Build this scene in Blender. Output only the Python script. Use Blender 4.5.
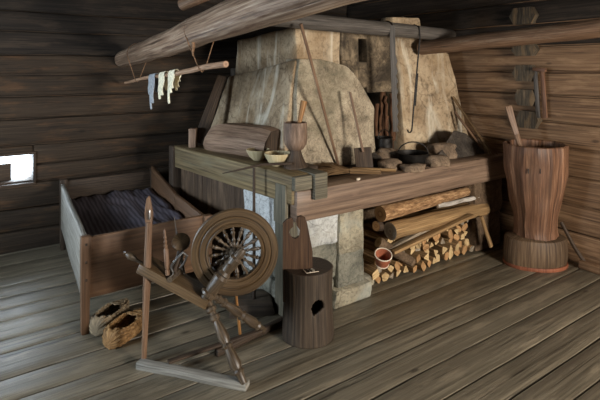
import bpy, math, random
from mathutils import Vector, Matrix, noise
random.seed(7)
V = Vector
PI = math.pi
scene = bpy.context.scene
for o in list(bpy.data.objects):
    bpy.data.objects.remove(o)

# ------------------------------------------------------------------ camera
F_PX, HY, CAM_H = 490.0, 68.0, 1.5
FW = V((.5734, .8192, 0)); RT = V((.8192, -.5734, 0))
cam_data = bpy.data.cameras.new('camera')
cam_data.sensor_width = 36.0
cam_data.lens = F_PX / 600 * 36
cam_data.shift_y = -(200 - HY) / 600
cam_data.clip_start = .05
cam = bpy.data.objects.new('camera', cam_data)
scene.collection.objects.link(cam)
cam.location = (0, 0, CAM_H)
cam.rotation_euler = (PI / 2, 0, -math.asin(.5734))
scene.camera = cam

# ------------------------------------------------------------------ sky, daylight through the windows, exposure
world = bpy.data.worlds.new('world'); scene.world = world
world.use_nodes = True
wn = world.node_tree.nodes; wn.clear()
wo = wn.new('ShaderNodeOutputWorld'); wb = wn.new('ShaderNodeBackground')
wb.inputs['Color'].default_value = (.80, .90, 1.0, 1); wb.inputs['Strength'].default_value = 5.0
world.node_tree.links.new(wb.outputs[0], wo.inputs[0])

def window_light(name, loc, rot, sx, sy, energy, color, spread=PI):
    l = bpy.data.lights.new(name, 'AREA'); l.shape = 'RECTANGLE'; l.size = sx; l.size_y = sy
    l.energy = energy; l.color = color; l.spread = spread
    o = bpy.data.objects.new(name, l); scene.collection.objects.link(o)
    o.location = loc; o.rotation_euler = rot
    return o
# left wall window (cool), wall behind the camera window (warmer), small back window
window_light('daylight_left', (-1.70, 2.75, 1.25), (0, -PI / 2 + .0, 0), .6, .8, 62, (.74, .87, 1.0))
window_light('daylight_front', (2.35, -2.08, 1.35), (PI / 2, 0, 0), .9, .7, 190, (1.0, .91, .80))
window_light('daylight_back', (.183, 4.80, .70), (-PI / 2, 0, 0), .62, .26, 14, (.72, .86, 1.0))

scene.view_settings.view_transform = 'Standard'
scene.view_settings.look = 'None'
scene.view_settings.exposure = 0.35
scene.view_settings.gamma = 1
scene.view_settings.use_curve_mapping = False

# ------------------------------------------------------------------ helpers: points
def ray(px): return FW + RT * ((px - 300) / F_PX)
def at_d(px, py, d):
    p = ray(px) * d
    return V((p.x, p.y, CAM_H - (py - HY) * d / F_PX))
def at_z(px, py, z):
    return at_d(px, py, (CAM_H - z) * F_PX / (py - HY))
def at_u(px, py, u): return at_d(px, py, u / ray(px).x)
def at_v(px, py, v): return at_d(px, py, v / ray(px).y)

# ------------------------------------------------------------------ helpers: meshes
class MB:
    def __init__(s): s.v = []; s.f = []; s.uv = []; s.mi = []
    def add(s, verts, faces, uvs, mi=0):
        b = len(s.v); s.v += [V(p) for p in verts]
        for f, u in zip(faces, uvs):
            s.f.append([b + i for i in f]); s.uv.append(u); s.mi.append(mi)
    # a rounded, subdivided, slightly uneven block between eight corners
    # corners: index = ix + 2*iy + 4*iz
    def hexa(s, c, n=(1, 1, 1), r=.006, amp=0.0, ns=3.0, mi=0, uvo=None, axis=None, warp=None):
        c = [V(p) for p in c]
        L = []
        for a in range(3):
            st = 1 << a
            L.append(sum((c[i | st] - c[i]).length for i in range(8) if not i & st) / 4)
        if axis is None: axis = L.index(max(L))
        pos = []
        for a in range(3):
            h = L[a] / 2; rr = min(r, h * .45)
            pts = [-h]
            k = max(1, n[a])
            for i in range(k + 1): pts.append(-h + rr + (2 * h - 2 * rr) * i / k)
            pts.append(h); pos.append(pts)
        if uvo is None: uvo = (random.uniform(0, 50), random.uniform(0, 50))
        verts = []; idx = {}
        N = [len(p) for p in pos]
        sd = V((random.uniform(0, 90), random.uniform(0, 90), random.uniform(0, 90)))
        def vert(i, j, k):
            key = (i, j, k)
            if key in idx: return idx[key]
            p = V((pos[0][i], pos[1][j], pos[2][k]))
            inner = V([max(-L[a] / 2 + min(r, L[a] * .225), min(L[a] / 2 - min(r, L[a] * .225), p[a])) for a in range(3)])
            d = p - inner
            if d.length > 1e-9:
                rr = min(r, min(L) * .225)
                d = V([max(-1, min(1, d[a] / max(1e-6, min(r, L[a] * .225)))) for a in range(3)])
                d = d.normalized()
                p = inner + V([d[a] * min(r, L[a] * .225) for a in range(3)])
            t = [(p[a] + L[a] / 2) / L[a] for a in range(3)]
            q = V((0, 0, 0))
            for m in range(8):
                w = 1
                for a in range(3): w *= t[a] if m >> a & 1 else 1 - t[a]
                q += c[m] * w
            if amp:
                nv = noise.noise_vector((q + sd) * ns) + noise.noise_vector((q + sd) * ns * 2.7) * .5
                q += nv * amp
            if warp: q = warp(q)
            idx[key] = len(verts); verts.append(q)
            return idx[key]
        faces = []; uvs = []
        def face(q, a):
            faces.append([vert(*t) for t in q])
            o = [x for x in range(3) if x != a]
            if axis in o:
                ua = axis; va = [x for x in o if x != axis][0]
            else: ua, va = o
            endg = (axis not in o)
            uu = []
            for t in q:
                u_ = pos[ua][t[ua]]; v_ = pos[va][t[va]]
                if endg: uu.append((uvo[0] + u_ * .25, uvo[1] + v_ + a * 1.7))
                else: uu.append((uvo[0] + u_, uvo[1] + v_ + a * .37))
            uvs.append(uu)
        for a in range(3):
            b1, b2 = (a + 1) % 3, (a + 2) % 3
            for side in (0, N[a] - 1):
                for i in range(N[b1] - 1):
                    for j in range(N[b2] - 1):
                        q = []
                        for (di, dj) in ((0, 0), (1, 0), (1, 1), (0, 1)):
                            t = [0, 0, 0]; t[a] = side; t[b1] = i + di; t[b2] = j + dj
                            q.append(tuple(t))
                        if side == 0: q.reverse()
                        face(q, a)
        s.add(verts, faces, uvs, mi)
        return s
    def box(s, lo, hi, **k):
        c = [V((hi[0] if i & 1 else lo[0], hi[1] if i & 2 else lo[1], hi[2] if i & 4 else lo[2])) for i in range(8)]
        return s.hexa(c, **k)
    # bar from a to b, width w (along side), height h (along up)
    def bar(s, a, b, w, h, up=V((0, 0, 1)), w2=None, h2=None, **k):
        a, b, up = V(a), V(b), V(up)
        x = (b - a).normalized(); side = up.cross(x)
        if side.length < 1e-4: side = V((1, 0, 0)).cross(x)
        side.normalize(); up2 = x.cross(side)
        w2 = w if w2 is None else w2; h2 = h if h2 is None else h2
        c = []
        for i in range(8):
            p, ww, hh = (b, w2, h2) if i & 1 else (a, w, h)
            c.append(p + side * (ww / 2 if i & 2 else -ww / 2) + up2 * (hh / 2 if i & 4 else -hh / 2))
        return s.hexa(c, **k)
    def tube(s, pts, rad, n=12, cap=True, amp=0, ns=6, mi=0, flat=None, mi_cap=None):
        pts = [V(p) for p in pts]
        if not hasattr(rad, '__len__'): rad = [rad] * len(pts)
        m = len(pts); rings = []
        t0 = (pts[1] - pts[0]).normalized()
        nrm = t0.cross(V((0, 0, 1)))
        if nrm.length < .05: nrm = t0.cross(V((1, 0, 0)))
        nrm.normalize()
        verts = []; l = 0; ls = []
        sd = V((random.uniform(0, 90), random.uniform(0, 90), random.uniform(0, 90)))
        uo = (random.uniform(0, 50), random.uniform(0, 50))
        for i, p in enumerate(pts):
            t = (pts[min(i + 1, m - 1)] - pts[max(i - 1, 0)])
            if t.length < 1e-7: t = t0
            t.normalize()
            nrm = (nrm - t * nrm.dot(t)).normalized(); bi = t.cross(nrm)
            if i: l += (pts[i] - pts[i - 1]).length
            ls.append(l)
            for j in range(n):
                a = 2 * PI * j / n
                d = nrm * math.cos(a) + bi * math.sin(a) * (flat or 1)
                q = p + d * rad[i]
                if amp: q += noise.noise_vector((q + sd) * ns) * amp
                verts.append(q)
        faces = []; uvs = []
        R = max(rad)
        for i in range(m - 1):
            for j in range(n):
                j2 = (j + 1) % n
                faces.append([i * n + j, i * n + j2, (i + 1) * n + j2, (i + 1) * n + j])
                v0 = uo[1] + j / n * 2 * PI * R; v1 = uo[1] + (j + 1) / n * 2 * PI * R
                uvs.append([(uo[0] + ls[i], v0), (uo[0] + ls[i], v1), (uo[0] + ls[i + 1], v1), (uo[0] + ls[i + 1], v0)])
        s.add(verts, faces, uvs, mi)
        if cap:
            for (i, rev) in ((0, 1), (m - 1, 0)):
                ring = [verts[i * n + j] for j in range(n)]
                cx = pts[i]
                vs = ring + [cx]
                fs = []; us = []
                for j in range(n):
                    j2 = (j + 1) % n
                    q = [j2, j, n] if rev else [j, j2, n]
                    fs.append(q)
                    us.append([((vs[k] - cx).dot(nrm) * .3 + uo[0] + 9, (vs[k] - cx).length + uo[1]) for k in q])
                s.add(vs, fs, us, mi if mi_cap is None else mi_cap)
        return s
    # profile [(r, h)] turned about the axis a->b ; h in metres from a
    def lathe(s, a, direc, prof, n=24, amp=0, ns=5, sx=1, sy=1, mi=0, side=None, facet=0):
        a = V(a); t = V(direc).normalized()
        nrm = V(side) if side is not None else (t.cross(V((0, 1, 0))) if abs(t.y) < .9 else t.cross(V((1, 0, 0))))
        nrm = (nrm - t * nrm.dot(t)).normalized(); bi = t.cross(nrm)
        verts = []; uo = (random.uniform(0, 50), random.uniform(0, 50)); ls = [0]
        sd = V((random.uniform(0, 90), random.uniform(0, 90), random.uniform(0, 90)))
        R = max(p[0] for p in prof)
        for i, (r, h) in enumerate(prof):
            if i: ls.append(ls[-1] + math.hypot(r - prof[i - 1][0], h - prof[i - 1][1]))
            for j in range(n):
                an = 2 * PI * j / n
                rr = r
                if facet: rr *= 1 - facet * abs(math.sin(an * 6.5 + noise.noise((h * 3, j * .1, 0))))
                q = a + t * h + nrm * math.cos(an) * rr * sx + bi * math.sin(an) * rr * sy
                if amp and r > 1e-4: q += noise.noise_vector((q + sd) * ns) * amp
                verts.append(q)
        faces = []; uvs = []
        for i in range(len(prof) - 1):
            for j in range(n):
                j2 = (j + 1) % n
                faces.append([i * n + j, i * n + j2, (i + 1) * n + j2, (i + 1) * n + j])
                v0 = uo[1] + j / n * 2 * PI * R; v1 = uo[1] + (j + 1) / n * 2 * PI * R
                uvs.append([(uo[0] + ls[i], v0), (uo[0] + ls[i], v1), (uo[0] + ls[i + 1], v1), (uo[0] + ls[i + 1], v0)])
        s.add(verts, faces, uvs, mi)
        return s
    def prism(s, outline, origin, ux, uy, thick, mi=0):
        o = V(origin); ux = V(ux).normalized(); uy = V(uy).normalized(); nz = ux.cross(uy).normalized()
        n = len(outline); uo = (random.uniform(0, 50), random.uniform(0, 50))
        A = [o + ux * p[0] + uy * p[1] for p in outline]; B = [p + nz * thick for p in A]
        f = [list(range(n))[::-1], list(range(n, 2 * n))]
        u = [[(uo[0] + outline[i][1], uo[1] + outline[i][0]) for i in range(n)][::-1], [(uo[0] + p[1], uo[1] + p[0]) for p in outline]]
        for i in range(n):
            j = (i + 1) % n
            f.append([i, j, n + j, n + i])
            a, b = outline[i], outline[j]
            if abs(a[1] - b[1]) > abs(a[0] - b[0]): u.append([(uo[0] + a[1], uo[1]), (uo[0] + b[1], uo[1]), (uo[0] + b[1], uo[1] + thick), (uo[0] + a[1], uo[1] + thick)])
            else: u.append([(uo[0], uo[1] + a[0]), (uo[0], uo[1] + b[0]), (uo[0] + thick, uo[1] + b[0]), (uo[0] + thick, uo[1] + a[0])])
        s.add(A + B, f, u, mi)
        return s
    # a lumpy stone
    def rock(s, c, size, rot=0, amp=.25, seg=14, mi=0):
        c = V(c); sd = random.uniform(0, 99)
        verts = []; faces = []; uvs = []
        rings = seg // 2 + 2
        M = Matrix.Rotation(rot, 3, 'Z')
        for i in range(rings + 1):
            th = PI * i / rings
            for j in range(seg):
                ph = 2 * PI * j / seg
                d = V((math.sin(th) * math.cos(ph), math.sin(th) * math.sin(ph), math.cos(th)))
                q = V([math.copysign(abs(x) ** .62, x) for x in d])
                q = q * (1 + amp * noise.noise(d * 1.3 + V((sd, 0, 0))) + amp * .4 * noise.noise(d * 4 + V((sd, 0, 0))))
                verts.append(c + M @ V((q.x * size[0] / 2, q.y * size[1] / 2, q.z * size[2] / 2)))
        for i in range(rings):
            for j in range(seg):
                j2 = (j + 1) % seg
                faces.append([i * seg + j, (i + 1) * seg + j, (i + 1) * seg + j2, i * seg + j2])
                uvs.append([(j / seg, i / rings), (j / seg, (i + 1) / rings), ((j + 1) / seg, (i + 1) / rings), ((j + 1) / seg, i / rings)])
        s.add(verts, faces, uvs, mi)
        return s
    def build(s, name, mats, parent=None, label=None, cat=None, group=None, kind=None, sharp=35, solid=None, base=None):
        if not isinstance(mats, (list, tuple)): mats = [mats]
        if parent is not None: L = V(parent['_o'])
        elif kind == 'structure': L = V((0, 0, 0))
        elif base is not None: L = V(base)
        else:
            L = V(((min(p.x for p in s.v) + max(p.x for p in s.v)) / 2, (min(p.y for p in s.v) + max(p.y for p in s.v)) / 2, min(p.z for p in s.v)))
        me = bpy.data.meshes.new(name)
        me.from_pydata([tuple(p - L) for p in s.v], [], s.f)
        uvl = me.uv_layers.new(name='UVMap')
        k = 0; data = []
        for u in s.uv:
            for x in u: data += [x[0], x[1]]
        uvl.data.foreach_set('uv', data)
        for m in mats: me.materials.append(m)
        me.polygons.foreach_set('material_index', s.mi)
        me.polygons.foreach_set('use_smooth', [True] * len(me.polygons))
        me.update()
        me.set_sharp_from_angle(angle=math.radians(sharp))
        o = bpy.data.objects.new(name, me); scene.collection.objects.link(o)
        if parent is not None: o.parent = parent
        else: o.location = L
        o['_o'] = tuple(L)
        if solid:
            md = o.modifiers.new('solid', 'SOLIDIFY'); md.thickness = solid; md.offset = -1
        tag(o, label, cat, group, kind)
        return o

def tag(o, label=None, cat=None, group=None, kind=None):
    if label: o['label'] = label
    if cat: o['category'] = cat
    if group: o['group'] = group
    if kind: o['kind'] = kind
    return o
def thing(name, loc, label, cat, group=None):
    o = bpy.data.objects.new(name, None); o.empty_display_size = .05
    scene.collection.objects.link(o); o.location = loc; o['_o'] = tuple(loc)
    return tag(o, label, cat, group)

# ------------------------------------------------------------------ materials
def srgb(c):
    return tuple(((x / 255) / 12.92 if x / 255 <= .04045 else ((x / 255 + .055) / 1.055) ** 2.4) for x in c) + (1,)
def newmat(name):
    m = bpy.data.materials.new(name); m.use_nodes = True
    nt = m.node_tree; nt.nodes.clear()
    out = nt.nodes.new('ShaderNodeOutputMaterial'); b = nt.nodes.new('ShaderNodeBsdfPrincipled')
    nt.links.new(b.outputs[0], out.inputs[0])
    return m, nt, b
def ramp(nt, fac, stops):
    r = nt.nodes.new('ShaderNodeValToRGB')
    e = r.color_ramp.elements
    while len(e) < len(stops): e.new(.5)
    for i, (p, c) in enumerate(stops): e[i].position = p; e[i].color = c
    nt.links.new(fac, r.inputs[0])
    return r.outputs[0]
def mixc(nt, fac, a, b, mode='MIX'):
    m = nt.nodes.new('ShaderNodeMix'); m.data_type = 'RGBA'; m.blend_type = mode
    if isinstance(fac, (int, float)): m.inputs[0].default_value = fac
    else: nt.links.new(fac, m.inputs[0])
    for i, x in ((6, a), (7, b)):
        if isinstance(x, tuple): m.inputs[i].default_value = x
        else: nt.links.new(x, m.inputs[i])
    return m.outputs[2]
def nz(nt, vec, scale, detail=5, rough=.6, dist=0):
    n = nt.nodes.new('ShaderNodeTexNoise'); n.inputs['Scale'].default_value = scale
    n.inputs['Detail'].default_value = detail; n.inputs['Roughness'].default_value = rough
    n.inputs['Distortion'].default_value = dist
    nt.links.new(vec, n.inputs['Vector'])
    return n.outputs['Fac']
def mapping(nt, vec, sc, off=None):
    m = nt.nodes.new('ShaderNodeMapping'); m.inputs['Scale'].default_value = sc
    nt.links.new(vec, m.inputs['Vector'])
    if off is not None: nt.links.new(off, m.inputs['Location'])
    return m.outputs[0]
WOOD = {}
def wood(name, dark, mid, light, rough=.7, bump=.5, gs=(3, 70), worn=None, worn_amt=.5, crack=.5, spec=.3, tone=.5, knots=0):
    m, nt, b = newmat(name)
    tc = nt.nodes.new('ShaderNodeTexCoord'); oi = nt.nodes.new('ShaderNodeObjectInfo')
    mul = nt.nodes.new('ShaderNodeMath'); mul.operation = 'MULTIPLY'; mul.inputs[1].default_value = 37
    nt.links.new(oi.outputs['Random'], mul.inputs[0])
    uv = tc.outputs['UV']
    g = nz(nt, mapping(nt, uv, (gs[0] * 1.4, gs[1] * 2.3, 1), mul.outputs[0]), 1, 8, .62, .12)
    col = ramp(nt, g, [(.30, srgb(dark)), (.52, srgb(mid)), (.75, srgb(light))])
    # slow tone changes from piece to piece and along the grain
    t = nz(nt, mapping(nt, uv, (.9, 3.2, 1), mul.outputs[0]), 1, 3, .5)
    tr = ramp(nt, t, [(.32, (1 - tone * .75,) * 3 + (1,)), (.68, (1 + 0 * tone,) * 3 + (1,))])
    col = mixc(nt, 1.0, col, tr, 'MULTIPLY')
    # cracks
    c = nz(nt, mapping(nt, uv, (1.6, 75, 1), mul.outputs[0]), 1, 3, .5, .3)
    cr = ramp(nt, c, [(.30, (1 - crack, 1 - crack, 1 - crack, 1)), (.37, (1, 1, 1, 1))])
    col = mixc(nt, 1.0, col, cr, 'MULTIPLY')
    if worn:
        w = nz(nt, mapping(nt, uv, (3.2, 16, 1), mul.outputs[0]), 1, 6, .65, .15)
        wr = ramp(nt, w, [(.52, (0, 0, 0, 1)), (.66, (worn_amt,) * 3 + (1,))])
        col = mixc(nt, wr, col, srgb(worn))
    if knots:
        vo = nt.nodes.new('ShaderNodeTexVoronoi'); vo.inputs['Scale'].default_value = 1
        nt.links.new(mapping(nt, uv, (2.0, 4.6, 1), mul.outputs[0]), vo.inputs['Vector'])
        kr = ramp(nt, vo.outputs['Distance'], [(.035, (1 - knots,) * 3 + (1,)), (.075, (1, 1, 1, 1))])
        col = mixc(nt, 1.0, col, kr, 'MULTIPLY')
    nt.links.new(col, b.inputs['Base Color'])
    b.inputs['Roughness'].default_value = rough
    b.inputs['Specular IOR Level'].default_value = spec
    bp = nt.nodes.new('ShaderNodeBump'); bp.inputs['Strength'].default_value = bump; bp.inputs['Distance'].default_value = .004
    add = nt.nodes.new('ShaderNodeMath'); add.operation = 'ADD'
    sep = nt.nodes.new('ShaderNodeSeparateColor'); nt.links.new(cr, sep.inputs[0])
    nt.links.new(g, add.inputs[0]); nt.links.new(sep.outputs[0], add.inputs[1])
    nt.links.new(add.outputs[0], bp.inputs['Height']); nt.links.new(bp.outputs[0], b.inputs['Normal'])
    return m
def stone(name, dark, mid, light, scale=4, rough=.9, bump=.6, stain=None, stain_amt=.5, streak=None):
    m, nt, b = newmat(name)
    tc = nt.nodes.new('ShaderNodeTexCoord'); ob = tc.outputs['Object']
    g = nz(nt, ob, scale, 8, .68, .3)
    col = ramp(nt, g, [(.30, srgb(dark)), (.5, srgb(mid)), (.72, srgb(light))])
    f = nz(nt, ob, scale * 9, 5, .7)
    fr = ramp(nt, f, [(.36, (.50, .50, .50, 1)), (.52, (1, 1, 1, 1))])
    vo = nt.nodes.new('ShaderNodeTexVoronoi'); vo.feature = 'DISTANCE_TO_EDGE'; vo.inputs['Scale'].default_value = scale * .6
    dn = nt.nodes.new('ShaderNodeTexNoise'); dn.inputs['Scale'].default_value = 5; nt.links.new(ob, dn.inputs['Vector'])
    nt.links.new(mixc(nt, .22, ob, dn.outputs['Color']), vo.inputs['Vector'])
    kr = ramp(nt, vo.outputs['Distance'], [(.0, (.45, .42, .40, 1)), (.014, (1, 1, 1, 1))])
    col = mixc(nt, .7, col, kr, 'MULTIPLY')
    col = mixc(nt, .8, col, fr, 'MULTIPLY')
    if streak:
        s_ = nz(nt, mapping(nt, ob, (5, 5, .7)), 1, 4, .6, 1.2)
        sr = ramp(nt, s_, [(.54, (0, 0, 0, 1)), (.66, (.75, .75, .75, 1))])
        col = mixc(nt, sr, col, srgb(streak))
    if stain:
        s_ = nz(nt, ob, 2.3, 4, .6, .5)
        sr = ramp(nt, s_, [(.50, (0, 0, 0, 1)), (.62, (stain_amt,) * 3 + (1,))])
        col = mixc(nt, sr, col, srgb(stain))
    nt.links.new(col, b.inputs['Base Color'])
    b.inputs['Roughness'].default_value = rough; b.inputs['Specular IOR Level'].default_value = .2
    bp = nt.nodes.new('ShaderNodeBump'); bp.inputs['Strength'].default_value = bump; bp.inputs['Distance'].default_value = .012
    nt.links.new(g, bp.inputs['Height'])
    bp2 = nt.nodes.new('ShaderNodeBump'); bp2.inputs['Strength'].default_value = bump * .9; bp2.inputs['Distance'].default_value = .004
    nt.links.new(f, bp2.inputs['Height']); nt.links.new(bp.outputs[0], bp2.inputs['Normal'])
    nt.links.new(bp2.outputs[0], b.inputs['Normal'])
    return m
def plain(name, c, rough=.6, metal=0, var=.25, scale=20, bump=.2):
    m, nt, b = newmat(name)
    tc = nt.nodes.new('ShaderNodeTexCoord')
    g = nz(nt, tc.outputs['Object'], scale, 5, .6)
    d = tuple(x * (1 - var) for x in c); l = tuple(min(255, x * (1 + var * .6)) for x in c)
    nt.links.new(ramp(nt, g, [(.35, srgb(d)), (.65, srgb(l))]), b.inputs['Base Color'])
    b.inputs['Roughness'].default_value = rough; b.inputs['Metallic'].default_value = metal
    bp = nt.nodes.new('ShaderNodeBump'); bp.inputs['Strength'].default_value = bump; bp.inputs['Distance'].default_value = .003
    nt.links.new(g, bp.inputs['Height']); nt.links.new(bp.outputs[0], b.inputs['Normal'])
    return m

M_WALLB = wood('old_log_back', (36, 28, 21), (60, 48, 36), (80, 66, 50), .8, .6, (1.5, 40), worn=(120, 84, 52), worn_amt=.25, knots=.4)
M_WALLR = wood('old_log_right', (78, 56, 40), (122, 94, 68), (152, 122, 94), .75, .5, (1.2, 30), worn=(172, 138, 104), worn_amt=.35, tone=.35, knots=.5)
M_CEIL = wood('ceiling_board', (22, 18, 14), (42, 34, 27), (58, 47, 38), .9, .5)
M_FLOOR = wood('floor_plank', (74, 68, 56), (114, 105, 88), (144, 133, 112), .40, .5, (.9, 30), worn=(164, 150, 126), worn_amt=.35, crack=.6, spec=.5, tone=.4, knots=.65)
M_LOG = wood('peeled_log', (70, 50, 38), (158, 130, 106), (222, 200, 176), .42, .9, (1.6, 22), worn=(78, 52, 38), worn_amt=.75, spec=.55, knots=.6)
M_GREY = wood('grey_pole', (48, 44, 40), (92, 86, 80), (128, 120, 112), .6, .5)
M_RED = wood('red_brown_log', (70, 52, 38), (118, 88, 64), (152, 120, 92), .65, .5, worn=(150, 128, 104), worn_amt=.4)
M_BENCH = wood('bench_beam', (70, 58, 40), (126, 108, 76), (164, 144, 106), .6, .5, (1.2, 30), worn=(120, 116, 92), worn_amt=.4, tone=.35)
M_BEAM = wood('hearth_beam', (80, 62, 50), (124, 102, 84), (158, 134, 112), .5, .45, (1.0, 22), worn=(146, 118, 98), worn_amt=.35, spec=.45, tone=.3, knots=.5)
M_GBLOCK = wood('grey_block', (66, 62, 52), (108, 102, 86), (140, 132, 112), .7, .5)
M_BOARDS = wood('side_boards', (50, 38, 28), (84, 66, 50), (112, 92, 72), .75, .5, (2, 40), worn=(136, 112, 88), worn_amt=.4)
M_PALEST = stone('pale_daylit_stone', (150, 152, 150), (196, 198, 196), (220, 222, 220), 6, bump=1.0, stain=(150, 146, 134), stain_amt=.5)  # pale stone; on the bench side its whiteness carries the cool window light
M_PEEL = wood('peeled_pole', (124, 92, 68), (188, 150, 120), (218, 188, 158), .5, .4, (3, 40))
M_BED = wood('bed_board', (80, 58, 40), (108, 80, 58), (126, 96, 70), .55, .3, (1.2, 22), tone=.3, crack=.3)
M_BEDIN = wood('bed_bottom', (60, 56, 58), (116, 112, 116), (176, 174, 184), .6, .5, (1.5, 50))
M_WHEEL = wood('wheel_wood', (54, 41, 28), (94, 74, 50), (122, 100, 72), .42, .3, (3, 60), spec=.5, tone=.4, crack=.3)
M_WHEELD = wood('turned_dark', (48, 39, 30), (84, 70, 54), (120, 104, 84), .4, .3, (3, 60), spec=.5)
M_FOOT = wood('grey_foot', (86, 82, 74), (144, 140, 130), (184, 180, 170), .55, .5, (2, 40))
M_PINK = wood('reddish_pole', (78, 58, 44), (124, 96, 74), (158, 130, 106), .5, .3)
M_TOOTH = wood('smoked_grey_wood', (40, 38, 36), (78, 73, 68), (106, 100, 94), .6, .5)
M_LEND = wood('log_end_wood', (40, 35, 28), (82, 72, 58), (116, 102, 84), .7, .8, (6, 30), worn=(140, 112, 78), worn_amt=.5)
M_YEL = wood('yellow_stick', (120, 82, 46), (162, 116, 68), (190, 146, 94), .5, .2)
M_STUMP = wood('stump', (40, 34, 28), (74, 62, 50), (108, 92, 74), .65, .8, (1.4, 26), worn=(58, 46, 36), worn_amt=.6)
M_TUB = wood('tub_wood', (66, 44, 32), (116, 82, 60), (160, 124, 96), .5, .9, (2.0, 22), worn=(74, 56, 44), worn_amt=.6, tone=.4)
M_TUBD = wood('tub_base_wood', (52, 38, 28), (98, 78, 58), (140, 118, 92), .6, .7, (2, 24))
M_ORANGE = wood('orange_rim', (112, 64, 44), (144, 86, 60), (164, 110, 82), .6, .3)
M_DARK = wood('dark_wood', (34, 27, 21), (70, 56, 44), (104, 86, 68), .65, .5)
M_BOARDD = wood('brown_board', (48, 36, 28), (80, 60, 46), (106, 82, 62), .5, .3, tone=.3)
M_TROUGH = wood('trough_wood', (92, 72, 58), (156, 128, 106), (194, 168, 142), .6, .6, worn=(96, 70, 54), worn_amt=.4)
M_BARK = wood('bark', (90, 64, 42), (160, 122, 84), (214, 180, 136), .8, 1.0, (12, 22), worn=(218, 176, 132), worn_amt=.8)
M_BIRCH = wood('birch_bark', (120, 108, 96), (206, 198, 186), (236, 230, 220), .7, .4, (6, 14))
M_FIRE = wood('firewood', (96, 72, 46), (156, 124, 84), (196, 164, 118), .8, .6, (2, 40))
M_CUT = wood('cut_wood', (160, 130, 88), (204, 174, 126), (226, 202, 158), .8, .3, (9, 30))
M_CUT2 = wood('cut_wood_orange', (140, 100, 64), (180, 138, 92), (206, 168, 122), .8, .3, (9, 30))
M_CUT3 = wood('cut_wood_grey', (104, 92, 76), (152, 138, 118), (184, 170, 150), .8, .3, (9, 30))
M_GOB = wood('goblet_wood', (82, 66, 54), (136, 112, 94), (176, 150, 130), .6, .7, (6, 16), worn=(96, 74, 60), worn_amt=.7)
M_STRAW = wood('broom_twig', (84, 64, 42), (130, 102, 70), (168, 138, 100), .8, .5)
M_BOWL = wood('bowl_wood', (176, 158, 120), (196, 180, 142), (212, 198, 162), .5, .2, (3, 40), tone=.2, crack=.1)
M_CHAR = wood('charred_wood', (34, 24, 18), (96, 66, 46), (150, 112, 80), .9, 1.0)
M_HOOD = stone('hood_stone', (112, 94, 74), (168, 147, 119), (204, 185, 155), 3.4, streak=(214, 206, 186), stain=(132, 106, 74), stain_amt=.45)
M_HOOD2 = stone('hood_stone_mottled', (94, 86, 72), (160, 146, 124), (202, 188, 162), 9, bump=.9, stain=(110, 104, 84), stain_amt=.4)
M_SOOT = stone('sooty_stone', (40, 35, 30), (98, 86, 70), (170, 150, 122), 5, bump=1.0, stain=(40, 35, 30), stain_amt=.8)
M_STONE = stone('foundation_stone', (98, 92, 78), (148, 140, 120), (184, 176, 152), 5, bump=1.0, stain=(150, 156, 150), stain_amt=.5)
M_STONE2 = stone('foundation_stone_grey', (74, 74, 66), (118, 116, 104), (150, 146, 130), 6, bump=1.0)
M_PIER = stone('brown_pier', (56, 44, 34), (100, 82, 64), (136, 114, 90), 6, bump=1.0)
M_HSTONE = stone('hearth_stone', (66, 56, 46), (120, 102, 84), (164, 142, 118), 7, bump=.9)
M_DSTONE = stone('dark_stone', (38, 34, 31), (70, 63, 56), (98, 88, 78), 6, bump=.8)
M_IRON = plain('iron', (52, 48, 44), .5, .7, .4)
M_DIRON = plain('dark_iron', (34, 31, 28), .55, .6, .4)
M_STEEL = plain('steel', (150, 150, 150), .3, 1, .2)
M_TWINE = plain('twine', (122, 92, 66), .9, 0, .3, 60)
M_CREAM = plain('cream_wool', (242, 230, 200), .95, 0, .12, 60, .5)
M_GWOOL = plain('grey_wool', (164, 168, 172), .95, 0, .15, 60, .5)
M_BAST = wood('birch_bast', (78, 56, 34), (146, 110, 68), (190, 154, 106), .7, .6, (30, 30), tone=.5)
M_BAST2 = wood('aged_bast', (88, 76, 60), (140, 122, 96), (176, 156, 124), .7, .6, (30, 30), tone=.5)
M_CLAY = plain('red_bark_cup', (160, 92, 64), .6, 0, .15)
M_PALE = plain('pale_rim', (214, 200, 178), .6, 0, .1)
M_INK = plain('ink', (40, 36, 32), .8, 0, .1)
M_PAPER = plain('paper', (150, 144, 130), .8, 0, .1)
M_CLOTH = plain('dark_cloth', (52, 46, 56), .95, 0, .4, 12)

M_WALLS = wood('dark_upper_log', (26, 22, 18), (48, 40, 33), (68, 58, 48), .85, .5, (1.2, 30), worn=(92, 76, 60), worn_amt=.3)  # darker brown for the logs high on the walls

# ------------------------------------------------------------------ the room
UR, VB, UL, VF, ZC = 3.92, 4.60, -1.60, -2.0, 2.45

# floor of wide planks along u
mb = MB()
y = VF - .1
while y < VB + .1:
    w = random.choice([.15, .20, .235, .17, .25, .19]); 
    mb.hexa([V((UR + .1 if i & 1 else UL - .1, y + w - random.uniform(.008, .015) if i & 2 else y, random.uniform(-.001, .002) if i & 4 else -.06)) for i in range(8)],
            n=(60, 3, 1), r=.0015, amp=.0026, ns=3.5, uvo=(random.uniform(0, 50), random.uniform(0, 200)), axis=0)
    y += w
mb.build('floor', M_FLOOR, kind='structure')
mb = MB(); mb.box((UL - .2, VF - .2, -.12), (UR + .2, VB + .2, -.062)); mb.build('trim_1', M_DARK, kind='structure')

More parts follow.
